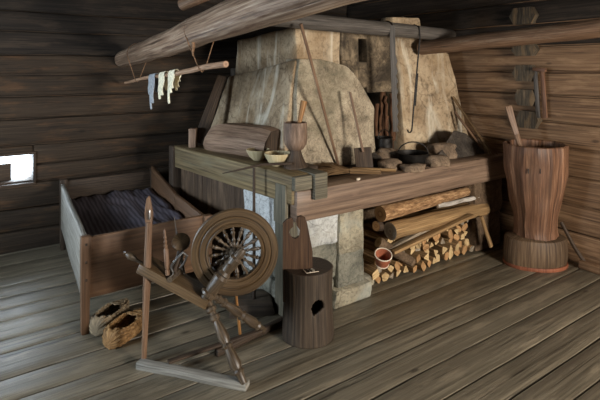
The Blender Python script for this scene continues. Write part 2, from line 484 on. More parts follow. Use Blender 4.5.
def log_wall(name, mat, fixed, axis, a0, a1, seams, inward, hole=None, thick=.2):
    """squared logs; axis 0: wall runs along u at v=fixed, axis 1: along v at u=fixed; hole=(a,b,z0,z1)"""
    mb = MB()
    for z0, z1 in zip(seams[:-1], seams[1:]):
        segs = [(a0, a1, z0, z1)]
        if hole and z1 > hole[2] + .001 and z0 < hole[3] - .001:
            segs = [(a0, hole[0], z0, z1), (hole[1], a1, z0, z1)]
            if z0 < hole[2] - .01: segs.append((hole[0], hole[1], z0, hole[2]))
            if z1 > hole[3] + .01: segs.append((hole[0], hole[1], hole[3], z1))
        uvo = (random.uniform(0, 50), random.uniform(0, 200)); off = random.uniform(-.012, .012)
        for (p, q, lo, hi) in segs:
            f0, f1 = fixed + off * 1.0, fixed + inward * -thick
            mid = []
            n = max(1, int((q - p) / .18))
            lo_, hi_ = lo + .004, hi - .004
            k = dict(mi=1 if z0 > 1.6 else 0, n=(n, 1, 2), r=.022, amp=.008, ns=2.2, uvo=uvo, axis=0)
            if axis == 0:
                c = [V((q if i & 1 else p, f0 if i & 2 else f1, hi_ if i & 4 else lo_)) for i in range(8)]
            else:
                c = [V((f0 if i & 2 else f1, q if i & 1 else p, hi_ if i & 4 else lo_)) for i in range(8)]
            mb.hexa(c, **k)
            # moss seam behind the joint
        if axis == 0: mb.box((a0, min(fixed - inward * thick, fixed - inward * .03), z1 - .012), (hole[0] if hole and hole[2] < z1 < hole[3] else a1, max(fixed - inward * thick, fixed - inward * .03), z1 + .012), n=(1, 1, 1), r=.001)
        if axis == 0 and hole and hole[2] < z1 < hole[3]: mb.box((hole[1], min(fixed - inward * thick, fixed - inward * .03), z1 - .012), (a1, max(fixed - inward * thick, fixed - inward * .03), z1 + .012), r=.001)
        if axis == 1:
            lo2, hi2 = sorted((fixed - inward * thick, fixed - inward * .03))
            if hole and hole[2] < z1 < hole[3]:
                mb.box((lo2, a0, z1 - .012), (hi2, hole[0], z1 + .012), r=.001); mb.box((lo2, hole[1], z1 - .012), (hi2, a1, z1 + .012), r=.001)
            else: mb.box((lo2, a0, z1 - .012), (hi2, a1, z1 + .012), r=.001)
    return mb.build(name, [mat, M_WALLS], kind='structure')
SB = [-.05, .16, .345, .554, .70, .866, 1.083, 1.267, 1.444, 1.61, 1.805, 1.965, 2.16, 2.34, 2.55]
SR = [-.05, .225, .433, .65, .87, 1.063, 1.28, 1.47, 1.685, 1.87, 2.06, 2.26, 2.55]
W1 = (-.15, .516, .554, .786)
W2 = (2.2, 3.3, .9, 1.6)
W3 = (1.7, 3.0, .9, 1.8)
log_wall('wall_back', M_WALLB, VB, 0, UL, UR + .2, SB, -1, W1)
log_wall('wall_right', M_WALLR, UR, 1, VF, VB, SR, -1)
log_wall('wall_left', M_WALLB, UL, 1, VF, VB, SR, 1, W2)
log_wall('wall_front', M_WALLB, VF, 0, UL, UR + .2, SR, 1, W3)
mb = MB()
y = VF - .2
while y < VB + .2:
    mb.box((UL - .2, y, ZC), (UR + .2, y + .27, ZC + .04), n=(1, 1, 1), r=.004); y += .275
mb.box((UL - .2, VF - .2, ZC + .045), (UR + .2, VB + .2, ZC + .08))
mb.build('ceiling', M_CEIL, kind='structure')

def window(name, axis, fixed, outward, a0, a1, z0, z1, mat, t=.03, depth=.2, bars=()):
    mb = MB()
    def bx(p, q, lo, hi):
        f0, f1 = sorted((fixed - outward * .012, fixed + outward * depth))
        if axis == 0: mb.box((p, f0, lo), (q, f1, hi), r=.004)
        else: mb.box((f0, p, lo), (f1, q, hi), r=.004)
    bx(a0 - t, a1 + t, z0 - t, z0); bx(a0 - t, a1 + t, z1, z1 + t); bx(a0 - t, a0, z0, z1); bx(a1, a1 + t, z0, z1)
    return mb.build(name, mat, kind='structure')
window('window_1', 0, VB, 1, W1[0] + .0, W1[1] - .0, W1[2], W1[3], M_DARK, t=.022)
window('window_2', 1, UL, -1, W2[0], W2[1], W2[2], W2[3], M_DARK)
window('window_3', 0, VF, -1, W3[0], W3[1], W3[2], W3[3], M_DARK)
# dark sliding shutter seen in the small window
p0 = at_v(11, 163, VB + .15); p1 = at_v(11, 182, VB + .15)
mb = MB(); mb.box((.05, VB + .13, p1.z - .03), (p0.x + .0, VB + .16, p0.z), r=.003)
mb.build('sliding_shutter', M_DARK, label='dark sliding shutter board half across the small bright window', cat='shutter')

# ------------------------------------------------------------------ beams overhead
def zlog(v): return 1.575 + .088 * (4.6 - v)
mb = MB()
pts = []; rad = []
v = 4.58
while v > -1.9:
    pts.append(V((1.235 + .01 * math.sin(v * 2), v, zlog(v)))); rad.append(.074 + .036 * (4.6 - v) / 3); v -= .12
mb.tube(pts, rad, n=28, amp=.012, ns=3)
mb.build('ceiling_log', M_LOG, label='thick pale peeled log crossing overhead from the back wall toward the viewer', cat='log beam')
mb = MB()
a = V((1.35, 2.72, 1.83)); b = V((3.50, 2.72, 1.785))
pts = [a.lerp(b, i / 14) for i in range(15)]
mb.tube(pts, [.05 + .006 * math.sin(i / 14 * PI) for i in range(15)], n=18, amp=.006, ns=3)
mb.build('crane_pole', M_GREY, label='long smooth grey pole lying level in front of the chimney top', cat='pole')
mb = MB()
pts = [V((3.28, 2.86 - .16 * i, 1.672 + .0085 * i * 1.0)) for i in range(30)]
mb.tube(pts, .06, n=20, amp=.006, ns=3)
mb.build('rail_log', M_RED, label='reddish brown log rail running high beside the right wall', cat='log beam')
mb = MB()
a = at_d(182, 5, 3.05); b = V((2.0, 1.35, 2.38))
mb.tube([a.lerp(b, i / 8) for i in range(9)], .038, n=16, amp=.004)
mb.build('short_ceiling_pole', M_RED, label='reddish pole with a blunt round end at the top edge, above the big log', cat='pole')

# drying pole under the log, with its strings
mb = MB()
ptip = at_d(226, 64, 2.78); pend = V((1.225, 4.45, 1.375))
pts = [ptip.lerp(pend, i / 16) + V((0, 0, .005 * math.sin(i * .7))) for i in range(17)]
mb.tube(pts, [.019 - .007 * i / 16 for i in range(17)], n=14, amp=.003, ns=8)
mb.build('drying_pole', M_PEEL, label='thin peeled pole hung level under the big log by strings', cat='pole')
def twine(name, pts, label, r=.0035):
    mb = MB(); mb.tube(pts, r, n=6); return mb.build(name, M_TWINE, label=label, cat='string')
def loop_over(v, du=0, dz=0, sag=.0):
    c = V((1.235, v, zlog(v))); R = .082 + .036 * (4.6 - v) / 3
    return c, R
vA = 2.84
c, R = loop_over(vA)
k = (vA - ptip.y) / (pend.y - ptip.y); pp = ptip.lerp(pend, k)
pts = [pp + V((-.022, 0, .0))]
for i in range(13):
    an = PI * 1.12 - PI * 1.24 * i / 12
    pts.append(c + V((math.cos(an) * R, .004 * math.sin(i), math.sin(an) * R)))
pts.append(pp + V((.022, 0, .0))); pts.append(pp + V((0, 0, -.024))); pts.append(pp + V((-.022, 0, 0)))
twine('hanging_string', pts, 'brown string looped round the big log above the near end of the drying pole')
c2, R2 = loop_over(vA + .02)
mb = MB(); e = at_d(193, 38, 2.98); mb.tube([e, e + V((.003, 0, -.05)), e + V((-.002, .0, -.11))], [.008, .011, .004], n=8)
mb.build('string_knot', M_TWINE, label='dangling knotted string end under the middle of the big log', cat='string')
vC = 4.12
c, R = loop_over(vC)
k = (vC - ptip.y) / (pend.y - ptip.y); pp = ptip.lerp(pend, k)
pts = [pp + V((-.016, 0, .0))]
for i in range(13):
    an = PI * 1.12 - PI * 1.24 * i / 12
    pts.append(c + V((math.cos(an) * R, .004 * math.sin(i), math.sin(an) * R)))
pts.append(pp + V((.016, 0, .0))); pts.append(pp + V((0, 0, -.018))); pts.append(pp + V((-.016, 0, 0)))
twine('hanging_string', pts, 'thin string round the far left end of the big log, by the back wall')

# mittens and rags over the drying pole
def rag(px, drops, mat, name, label, cat, wid=.022):
    t = None
    best = min(range(200), key=lambda i: abs(((ptip.lerp(pend, i / 199).dot(RT)) / (ptip.lerp(pend, i / 199).dot(FW)) * F_PX + 300) - px))
    c = ptip.lerp(pend, best / 199); ax = (pend - ptip).normalized()
    mb = MB()
    for (off, dn, df, w) in drops:
        w *= 1.5; dn *= 1.06
        cc = c + ax * off
        path = []
        nS = 7
        for i in range(nS): path.append(V((-.024 - .004 * math.sin(i), 0, -dn * (1 - i / nS))))
        for i in range(5):
            an = PI - PI * i / 4; path.append(V((math.cos(an) * .024, 0, math.sin(an) * .024 + .002)))
        for i in range(nS): path.append(V((.024 + .003 * math.sin(i * 1.4), 0, -df * (i + 1) / nS)))
        verts = []; faces = []; uvs = []
        for i, p in enumerate(path):
            ww = w * (1 if 2 < i < len(path) - 3 else .75)
            for j in range(4):
                verts.append(cc + p + ax * ((j - 1.5) / 1.5 * ww / 2 + .004 * math.sin(i * .9 + off * 50)) + V((.004 * math.cos(j * 2 + i), 0, .002 * math.sin(j * 3))))
        for i in range(len(path) - 1):
            for j in range(3):
                a0 = i * 4 + j; faces.append([a0, a0 + 1, a0 + 5, a0 + 4]); uvs.append([(0, 0), (1, 0), (1, 1), (0, 1)])
        mb.add(verts, faces, uvs)
    o = mb.build(name, mat, label=label, cat=cat, sharp=80)
    md = o.modifiers.new('solid', 'SOLIDIFY'); md.thickness = .007; md.offset = 0
    md = o.modifiers.new('sub', 'SUBSURF'); md.levels = 1; md.render_levels = 1
    return o
rag(154, [(-.035, .19, .10, .05), (.02, .13, .12, .06), (-.005, .235, .08, .035)], M_GWOOL, 'wool_mitten', 'grey wool mitten hanging leftmost over the drying pole', 'mitten')
rag(164, [(-.02, .14, .10, .055), (.02, .165, .11, .045)], M_CREAM, 'wool_mitten', 'cream cloth mitten hanging beside the grey one on the drying pole', 'mitten')
rag(174, [(-.03, .10, .06, .04), (.0, .13, .10, .05), (.03, .20, .12, .035)], M_CREAM, 'wool_mitten', 'cream mitten with a long dangling tip, nearest the bare pole end', 'mitten')

# ------------------------------------------------------------------ raised hearth
VFACE, ZT, ZB = 2.36, .775, .865
bu = lambda v: 1.61 - .107 * (v - 2.41)      # bench front line
hearth = thing('raised_hearth', (2.7, 3.4, 0), 'large raised stone hearth framed by heavy squared timbers, against the corner', 'hearth')
mb = MB(); mb.box((1.63, VFACE, .585), (3.80, VFACE + .2, ZT), n=(20, 2, 2), r=.012, amp=.006, ns=2)
mb.build('front_beam', M_BEAM, hearth)
# bench beam on the left
def cham(a, b, w, z0, z1): pass
mb = MB()
c = []
for i in range(8):
    vv = 3.90 if i & 1 else 2.385
    uu = bu(vv) + (.17 if i & 2 else 0) + (-.0 if i & 4 else 0)
    c.append(V((uu, vv, ZB if i & 4 else .69)))
mb.hexa(c, n=(12, 1, 1), r=.012, amp=.004, ns=2)
mb.build('side_beam', M_BENCH, hearth)
mb = MB()   # corner post face board below the bench beam
mb.hexa([V((1.60 - .13 * 0 + (.17 if i & 2 else 0), 2.56 if i & 1 else 2.44, .70 if i & 4 else .0)) for i in range(8)], n=(1, 1, 4), r=.008, amp=.002, axis=2)
mb.build('corner_post', M_GBLOCK, hearth)
mb = MB()
mb.hexa([V((bu(2.44) - .012 + (.02 if i & 2 else 0), 2.565 if i & 1 else 2.43, .80 if i & 4 else .56)) for i in range(8)], n=(1, 1, 3), r=.003, axis=2)
mb.build('face_board', M_GBLOCK, hearth)
mb = MB()
mb.hexa([V((bu(3.86) - .015 + (.16 if i & 2 else 0), 3.96 if i & 1 else 3.86, ZB - .005 if i & 4 else 0)) for i in range(8)], n=(1, 1, 6), r=.01, amp=.003, axis=2)
mb.build('end_post', M_DARK, hearth)
vv = 2.93
while vv < 3.84:
    w = random.uniform(.11, .17); ve = min(vv + w, 3.855)
    mb = MB()
    mb.hexa([V((bu(ve if i & 1 else vv) + .05 + (.03 if i & 2 else 0), (ve - .004 if i & 1 else vv), .70 if i & 4 else 0)) for i in range(8)], n=(1, 1, 5), r=.004, amp=.003, axis=2)
    mb.build('side_board', M_BOARDS, hearth); vv = ve
mb = MB(); mb.hexa([V((1.94 if i & 2 else bu(3.9 if i & 1 else 2.6) + .165, 3.9 if i & 1 else 2.56, ZB - .004 if i & 4 else .70)) for i in range(8)], n=(4, 2, 1), r=.008, amp=.003)
mb.build('bench_top', M_DARK, hearth)
# crossing log ends at the corner
mb = MB(); mb.hexa([V((1.785 if i & 1 else 1.612, 2.39 if i & 2 else 2.35, .862 if i & 4 else .776)) for i in range(8)], n=(2, 1, 1), r=.01, amp=.003)
mb.build('notched_end', M_GBLOCK, hearth)
mb = MB()
p = at_v(313, 200, 2.345); q = at_v(326, 168, 2.345)
mb.box((p.x, 2.325, p.z), (q.x, 2.55, .872), n=(1, 2, 2), r=.008, amp=.003)
mb.build('tenon_block', M_GBLOCK, hearth)
# slab of the hearth top
mb = MB(); mb.box((1.80, VFACE + .19, .60), (UR - .03, VB - .02, ZT - .012), n=(14, 12, 1), r=.01, amp=.006, ns=4)
mb.build('hearth_slab', M_DSTONE, hearth)
# foundation stones (front, left of the wood store)
def block(lo, hi, mat, name='stone', r=.018, amp=.010, par=hearth, skew=0):
    mb = MB()
    c = [V((hi[0] + random.uniform(-.01, .01) if i & 1 else lo[0] + random.uniform(-.01, .01), hi[1] if i & 2 else lo[1], (hi[2] if i & 4 else lo[2]) + random.uniform(-.01, .01))) for i in range(8)]
    mb.hexa(c, n=(5, 3, 5), r=r, amp=amp, ns=9)
    return mb.build(name, mat, par)
vs = 2.42
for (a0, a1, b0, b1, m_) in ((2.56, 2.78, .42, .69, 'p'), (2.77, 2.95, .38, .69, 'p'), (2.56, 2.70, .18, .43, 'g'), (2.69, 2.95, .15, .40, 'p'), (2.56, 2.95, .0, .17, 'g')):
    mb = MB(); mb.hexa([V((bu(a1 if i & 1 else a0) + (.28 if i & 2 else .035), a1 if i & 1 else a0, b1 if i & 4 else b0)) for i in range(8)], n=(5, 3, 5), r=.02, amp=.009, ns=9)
    mb.build('stone', M_PALEST if m_ == 'p' else M_STONE2, hearth)  # bench side blocks: the window light patch is put into the pale colour
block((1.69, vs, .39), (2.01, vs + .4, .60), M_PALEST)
block((1.99, vs - .015, .30), (2.20, vs + .4, .60), M_STONE)
block((1.68, vs + .005, .16), (2.0, vs + .4, .41), M_STONE2)
block((1.98, vs - .02, .09), (2.20, vs + .4, .32), M_STONE2)
block((1.66, vs, .0), (1.95, vs + .4, .18), M_STONE2)
block((1.93, vs - .06, .0), (2.23, vs + .35, .105), M_STONE)
block((3.44, 2.43, .0), (3.78, 2.85, .30), M_PIER)
block((3.42, 2.42, .29), (3.79, 2.85, .58), M_PIER)
mb = MB(); mb.box((1.72, 2.84, 0), (3.88, 4.5, .60), r=.01, n=(8, 2, 3), amp=.01); mb.build('rubble_core', M_PIER, hearth)
block((2.18, 2.45, 0), (2.34, 2.62, .09), M_STONE, par=hearth)

# ------------------------------------------------------------------ chimney hood
hood = thing('masonry_chimney', (2.9, 3.6, ZT), 'massive stone slab chimney hood rising above the raised hearth', 'chimney')
mb = MB()   # upper block
c = [(2.06, 2.98, 1.38), (2.47, 2.98, 1.4), (2.06, 3.98, 1.36), (2.47, 4.2, 1.4),
     (2.02, 2.95, 1.81), (2.47, 2.96, 1.86), (2.06, 3.93, 1.745), (2.47, 4.2, 1.8)]
mb.hexa(c, n=(6, 12, 6), r=.02, amp=.012, ns=4)
mb.build('upper_block', M_HOOD, hood)
def slab(name, c, mat, n=(8, 8, 8), amp=.014, ns=3.5, r=.02, warp=None):
    mb = MB(); mb.hexa(c, n=n, r=r, amp=amp, ns=ns, warp=warp); return mb.build(name, mat, hood)
# left (flaring) face slab: thin in u
slab('left_slab', [(1.87, 2.88, .86), (2.2, 2.88, .86), (1.84, 4.10, .86), (2.2, 4.10, .86),
                   (2.0, 2.92, 1.56), (2.2, 2.95, 1.56), (2.0, 4.00, 1.42), (2.2, 4.02, 1.42)], M_HOOD, n=(3, 12, 8))
# front left slab, its upper right corner rounded off
def round_top(q):
    tt = max(0, (q.x - 2.22) / .49)
    lim = 1.565 - .10 * tt - .26 * max(0, tt - .45) ** 1.6 / .38
    return V((q.x, q.y, min(q.z, lim)))
slab('front_slab', [(1.89, 2.80, ZT - .01), (2.72, 2.80, ZT - .01), (2.02, 3.1, ZT - .01), (2.72, 3.1, ZT - .01),
                    (2.01, 2.885, 1.565), (2.72, 2.90, 1.565), (2.03, 3.1, 1.565), (2.72, 3.1, 1.565)], M_HOOD2, n=(18, 3, 22), warp=round_top)
# right slab
slab('right_slab', [(3.04, 2.82, ZT - .01), (3.885, 2.78, ZT - .03), (3.04, 3.1, ZT - .01), (3.89, 3.1, ZT - .03),
                    (3.05, 2.94, 1.70), (3.70, 2.90, 1.64), (3.05, 3.1, 1.70), (3.74, 3.1, 1.64)], M_HOOD, n=(10, 3, 12))
# sooty flue face with its small square soot door
def flue(c, n): slab('flue_face', c, M_SOOT, n=n, amp=.018, ns=9)
def soot(u0, u1, z0, z1, v=2.945):
    return [(u0, v, z0), (u1, v, z0), (u0, 3.12, z0), (u1, 3.12, z0), (u0, v, z1), (u1, v, z1), (u0, 3.12, z1), (u1, 3.12, z1)]
h0 = at_v(359, 61, 2.945); h1 = at_v(367, 39, 2.945)
mb = MB()
for (a0, a1, b0, b1) in ((2.46, h0.x, 1.34, 1.84), (h1.x, 3.06, 1.30, 1.86), (h0.x - .01, h1.x + .01, 1.34, h0.z), (h0.x - .01, h1.x + .01, h1.z, 1.86)):
    mb.hexa(soot(a0, a1, b0, b1), n=(6, 2, 8), r=.012, amp=.010, ns=9)
mb.build('flue_face', M_SOOT, hood)
slab('tan_panel', [(3.02, 2.935, 1.60), (3.40, 2.94, 1.60), (3.02, 3.1, 1.60), (3.40, 3.1, 1.60),
                   (3.02, 2.95, 1.93), (3.38, 2.955, 1.95), (3.02, 3.1, 1.93), (3.38, 3.1, 1.95)], M_HOOD, n=(5, 2, 5))
mb = MB()   # dark cavity behind the opening
mb.box((2.6, 3.45, ZT - .02), (3.15, 3.5, 1.5), r=.01); mb.box((2.62, 3.1, ZT - .02), (2.68, 3.5, 1.5), r=.01); mb.box((3.06, 3.1, ZT - .02), (3.12, 3.5, 1.5), r=.01)
mb.box((2.6, 3.1, 1.36), (3.12, 3.5, 1.42), r=.01)
mb.build('firebox_lining', M_DSTONE, hood)
mb = MB(); mb.box((2.2, 3.5, ZT - .02), (3.8, 4.35, 1.5), r=.02); mb.box((2.45, 3.3, 1.44), (3.42, 4.3, 1.84), r=.02); mb.box((3.1, 3.09, ZT - .02), (3.8, 3.52, 1.6), r=.02); mb.box((2.18, 3.09, ZT - .02), (2.63, 3.52, 1.5), r=.02)
mb.build('masonry_core', M_DSTONE, hood)

# charred wood in the opening, pots
spots = [(372, 156, 112, 2.90, .018), (380, 140, 92, 2.94, .022), (393, 140, 94, 2.88, .024), (387, 152, 116, 2.88, .020), (376, 158, 104, 2.93, .020), (383, 150, 100, 2.99, .024), (391, 150, 108, 2.92, .022), (397, 152, 112, 2.96, .018), (387, 128, 96, 2.90, .015)]
labs = ['thin charred stick at the very left of the fireplace opening', 'ragged burnt branch reaching up under the flue face', 'ragged charred branch crossing behind the toothed pot hanger', 'cracked burnt log directly over the soot black pot', 'charred stick at the left edge of the fireplace opening', 'thick burnt log standing in the fireplace opening', 'burnt split log leaning right of the soot black pot', 'charred stick at the right edge of the fireplace opening', 'short burnt branch caught high in the fireplace opening']
for (px, y0, y1, v_, r_), lb in zip(spots, labs):
    a = at_v(px, y0, v_); a.z = max(a.z, ZT); b = at_v(px + random.uniform(-3, 3), y1, v_ + .03)
    mb = MB(); mb.tube([a.lerp(b, i / 7) + V((random.uniform(-.008, .008), 0, 0)) for i in range(8)], [r_ * random.uniform(.7, 1.25) for i in range(8)], n=9, amp=.012, ns=14)
    mb.build('charred_log', M_CHAR, label=lb, cat='charred wood', group='burnt wood in the fireplace')
pot = thing('iron_pot', at_z(384, 158, ZT), 'small soot black pot standing in the fireplace opening', 'pot')
c = V(at_v(384, 146, 2.84)); c.z = ZT - .004
mb = MB(); mb.lathe(c, (0, 0, 1), [(0, 0), (.058, 0), (.068, .03), (.070, .14), (.064, .165), (.070, .175), (.064, .175), (.058, .16), (.058, .02), (0, .015)], n=20)
mb.build('body', M_DIRON, pot)
mb = MB(); mb.tube([c + V((.067 * math.cos(a_), 0, .165 + .07 * math.sin(a_))) for a_ in [PI * i / 10 for i in range(11)]], .004, n=6)
mb.build('bail_handle', M_DIRON, pot)

# low iron cauldron with bail
kc = at_z(413, 156, ZT); kc = V((kc.x, kc.y, ZT - .006))
kc = V(at_d(413, 160, 3.72)); kc.z = ZT - .006
kt = thing('iron_cauldron', kc, 'low black iron pan with an arched bail handle among the hearth stones', 'pan')
mb = MB(); mb.lathe(kc, (0, 0, 1), [(0, .0), (.09, .0), (.115, .03), (.122, .085), (.125, .09), (.118, .09), (.108, .035), (0, .02)], n=24, amp=.003)
mb.build('body', M_DIRON, kt)
mb = MB(); mb.tube([kc + RT * (.115 * math.cos(a_)) + V((0, 0, .08 + .09 * math.sin(a_))) for a_ in [PI * i / 14 for i in range(15)]], .005, n=8)
mb.build('bail_handle', M_IRON, kt)
# hearth stones round the fire
hs = [(388, 158, .22, .12, .11, 0, 3.84, M_HSTONE, 'flat brown hearth stone behind the pale ones, left of the pan'),
      (390, 167, .18, .11, .085, .2, 3.53, M_HSTONE, 'pale rounded hearth stone beside the wooden shovel'),
      (413, 169, .18, .09, .065, -.1, 3.47, M_HSTONE, 'pale low stone directly in front of the black pan'),
      (436, 166, .20, .12, .09, .1, 3.66, M_HSTONE, 'knobbly pale stone right of the pan at the beam edge'),
      (442, 158, .24, .13, .13, 0, 3.96, M_HSTONE, 'brown block stone standing right of the pan'),
      (372, 160, .14, .09, .09, .4, 3.72, M_DSTONE, 'dark stone tucked behind the wooden shovel blade')]
for (px, py, a, b, h, rot, d, m, lb) in hs:
    p = at_d(px, py, d)
    mb = MB(); mb.rock((p.x, p.y, ZT - .012 + h / 2 - .004), (a, b, h), rot - .35, .35)
    mb.build('hearth_stone', m, label=lb, cat='stone', group='stones around the fire', sharp=60)
# big dark slab leaning at the corner
mb = MB()
pl = [at_v(428, 152, 2.62), at_v(454, 131, 2.66), at_v(462, 132, 2.66), at_v(488, 150, 2.62)]
A = [at_v(432, 152, 2.52), at_v(488, 152, 2.50), at_v(440, 150, 2.70), at_v(486, 150, 2.70), at_v(454, 130, 2.60), at_v(466, 134, 2.60), at_v(454, 131, 2.70), at_v(467, 135, 2.70)]
for i in (0, 1, 2, 3): A[i].z = ZT - .004
mb.hexa(A, n=(6, 2, 4), r=.012, amp=.01, ns=6)
mb.build('gabled_stone', M_DSTONE, label='large dark gable shaped stone at the right end of the hearth', cat='stone')

# ------------------------------------------------------------------ hearth tools
def bez(pts, n=12):
    out = []
    for i in range(len(pts) - 1):
        for k in range(n): out.append(V(pts[i]).lerp(V(pts[i + 1]), k / n))
    out.append(V(pts[-1])); return out
# long thin poker leaning on the hood
a = at_d(339, 163, 3.60); a.z = ZT - .004; b = at_d(301, 24, 3.16)
mb = MB(); mb.tube([a.lerp(b, i / 10) for i in range(11)], .0105, n=10, amp=.002)
mb.build('poker_pole', M_PINK, label='long thin reddish pole leaning across the chimney up to the grey pole', cat='pole')
# wooden shovel
sh = at_d(365, 168, 3.50); sh.z = ZT - .004
shov = thing('wooden_shovel', sh, 'small dark square bladed shovel standing against the mottled chimney slab', 'shovel')
top = at_d(350, 92, 3.60)
x = (top - sh); x = x / x.length
up = sh.lerp(top, .22)
mb = MB(); mb.bar(sh, at_d(362.5, 147.5, 3.54), .125, .014, up=V((-FW.x, -FW.y, 0)), r=.005, n=(3, 3, 1), amp=.002); mb.build('blade', M_DARK, shov)
mb = MB(); mb.tube([at_d(363, 152, 3.51).lerp(top, i / 6) for i in range(7)], .0095, n=10); mb.build('handle', M_PINK, shov)
# trammels hanging from the grey pole
def zpole(u): return 1.83 - .045 * (u - 1.35) / 2.15
p = at_v(393, 28, 2.66)
tr = thing('pot_trammel', (p.x, 2.66, zpole(p.x)), 'wide grey saw toothed pot hanger hanging down into the fireplace', 'pot hanger')
q = at_v(388.5, 118, 2.72)
ol = []
Lh = p.z - q.z + .12
for i in range(22):
    ol.append((.016 + (.014 if i % 2 else 0) * (1 if i > 6 else 0), -i / 21 * Lh))
outl = [(-.026, 0)] + [(-.016, -Lh)] + ol[::-1]
mb = MB(); mb.prism(outl, (p.x, 2.664, p.z + .02), RT + V((0, 0, 0)), (-.03, 0, 1), .012)
mb.build('toothed_bar', M_TOOTH, tr)
mb = MB(); mb.tube([V((p.x, 2.72 + .06 * math.cos(a_), zpole(p.x) + .058 * math.sin(a_))) for a_ in [-PI * .1 - PI * i / 9 + PI for i in range(-1, 11)]][::-1], .006, n=8)
mb.build('hanging_loop', M_IRON, tr)
p = at_v(420, 33, 2.66); q = at_v(412, 128, 2.70)
tr2 = thing('iron_hook', (p.x, 2.66, zpole(p.x)), 'thin iron pot hook hanging in front of the right chimney slab', 'pot hook')
m1 = p.lerp(q, .45); m2 = p.lerp(q, .70)
mb = MB(); mb.tube([V((p.x, 2.78, zpole(p.x) - .02)), V((p.x, 2.765, zpole(p.x) + .04)), V((p.x, 2.72, zpole(p.x) + .056)), V((p.x, 2.67, zpole(p.x) + .035)), p + V((0, 0, -.03)), p.lerp(q, .5), q, q + V((-.004, 0, -.02)), q + V((-.022, 0, -.034)), q + V((-.042, .0, -.03)), q + V((-.05, 0, -.01))], .006, n=8)
mb.build('rod', M_DIRON, tr2)
mb = MB(); mb.bar(m1 + V((.012, 0, .02)), m2 + V((.006, 0, -.05)), .022, .012, r=.003, n=(4, 1, 1)); mb.build('ratchet_plate', M_DIRON, tr2)

# twig broom lying on the beam
p0 = at_z(378, 176, ZT + .02); p1 = at_z(318, 172, ZT + .035)
br = thing('twig_broom', p0, 'pale twig broom lying on the hearth edge with its handle to the right', 'broom')
p0 = at_d(381, 176, 3.30); p0.z = ZT + .022; pm = at_d(350, 172, 3.33); pm.z = ZT + .026
mb = MB(); mb.tube([p0, p0.lerp(pm, .5), pm], [.014, .017, .02], n=10, amp=.003); mb.build('handle', M_STRAW, br)
mb = MB()
for i in range(70):
    e = at_d(random.uniform(306, 322), 172, random.uniform(3.15, 3.62)); e.z = ZT + random.uniform(.0, .05)
    s_ = pm + V((random.uniform(-.01, .01), random.uniform(-.01, .01), random.uniform(-.01, .012)))
    mid = s_.lerp(e, .5) + V((0, 0, random.uniform(.0, .025)))
    mb.tube([s_, mid, e], [.0032, .0026, .0012], n=4, cap=False)
mb.build('twigs', M_STRAW, br)
a = at_z(386, 174, ZT + .012); b = at_z(345, 175, ZT + .012)
mb = MB(); a = at_d(396, 171, 3.42); b = at_d(352, 173, 3.46); a.z = b.z = ZT + .012
mb.tube([a, a.lerp(b, .5), b], .012, n=10, amp=.002); mb.build('kindling_stick', M_FIRE, label='pale peeled stick lying behind the twig broom on the hearth', cat='stick')
mb = MB(); p = at_z(358, 180, ZT + .0); mb.rock((p.x, p.y, ZT + .006), (.035, .02, .018), .3, .3, 8)
mb.build('chalk_lump', M_PALE, label='small white chip lying on the beam in front of the broom', cat='chip')
# goblet shaped mortar and pestle on the corner
gp = at_d(295.5, 166, 3.12); gp.z = ZB + .002
gob = thing('goblet_mortar', gp, 'goblet shaped wooden mortar on a flared foot at the hearth corner', 'mortar')
mb = MB(); mb.lathe(gp, (0, 0, 1), [(0, 0), (.078, 0), (.078, .012), (.064, .03), (.048, .065), (.036, .10), (.038, .115)], n=28, amp=.003); mb.build('foot', M_DARK, gob)
mb = MB(); mb.lathe(gp, (0, 0, 1), [(.030, .108), (.052, .122), (.070, .15), (.077, .19), (.076, .24), (.075, .285), (.070, .288), (.065, .28), (.06, .19), (.03, .16), (0, .155)], n=28, amp=.003); mb.build('cup', M_GOB, gob)
a = gp + V((0, 0, .17)); b = at_d(304, 101, 3.16)
mb = MB(); mb.tube([a, a.lerp(b, .4), a.lerp(b, .8), b], [.012, .013, .019, .022], n=12)
mb.build('pestle', M_YEL, label='orange brown pestle standing in the goblet shaped mortar', cat='pestle')
# two bowls
def bowl(px, d, R, h, lb, lean=0):
    p = at_d(px, 150, d); p.z = ZB + .002
    mb = MB(); mb.lathe(p, (lean, 0, 1), [(0, 0), (R * .38, 0), (R * .72, h * .35), (R * .95, h * .8), (R, h), (R * .95, h), (R * .68, h * .45), (R * .3, h * .14), (0, h * .12)], n=32, amp=.0015)
    o = mb.build('wooden_bowl', [M_BOWL], label=lb, cat='bowl')
    return o
bowl(258, 3.37, .082, .075, 'smaller pale wooden bowl, left of the two beside the trough')
bowl(278, 3.17, .090, .085, 'larger pale wooden bowl, right of the two, next to the goblet mortar')
# dug-out trough lying on its side
ta = at_d(213, 148, 3.92); tb = at_d(276, 156, 3.50)
ta.z = tb.z = ZB + .0
tr = thing('dugout_trough', ta.lerp(tb, .5), 'long hewn wooden trough lying bottom up on the hearth beside the chimney', 'trough')
ax = (tb - ta).normalized(); sd = V((0, 0, 1)).cross(ax); Lt = (tb - ta).length
if sd.dot(FW) > 0: sd = -sd
mb = MB()
prof = [(.125, .0), (.15, .05), (.125, .125), (.055, .205), (-.06, .205), (-.12, .12), (-.125, .0)]
inner = [(x * .8, max(0, y_ * .8)) for x, y_ in prof][::-1]
full = prof + inner
stn = 14; verts = []
for i in range(stn + 1):
    t = i / stn; k = 1 - (.30 if t < .5 else .08) * (abs(t - .5) * 2) ** 5
    for (x, y_) in full:
        q = ta + ax * (t * Lt) + sd * x * k + V((0, 0, y_ * k))
        verts.append(q + noise.noise_vector(q * 9) * .003)
nf = len(full); fs = []; us = []
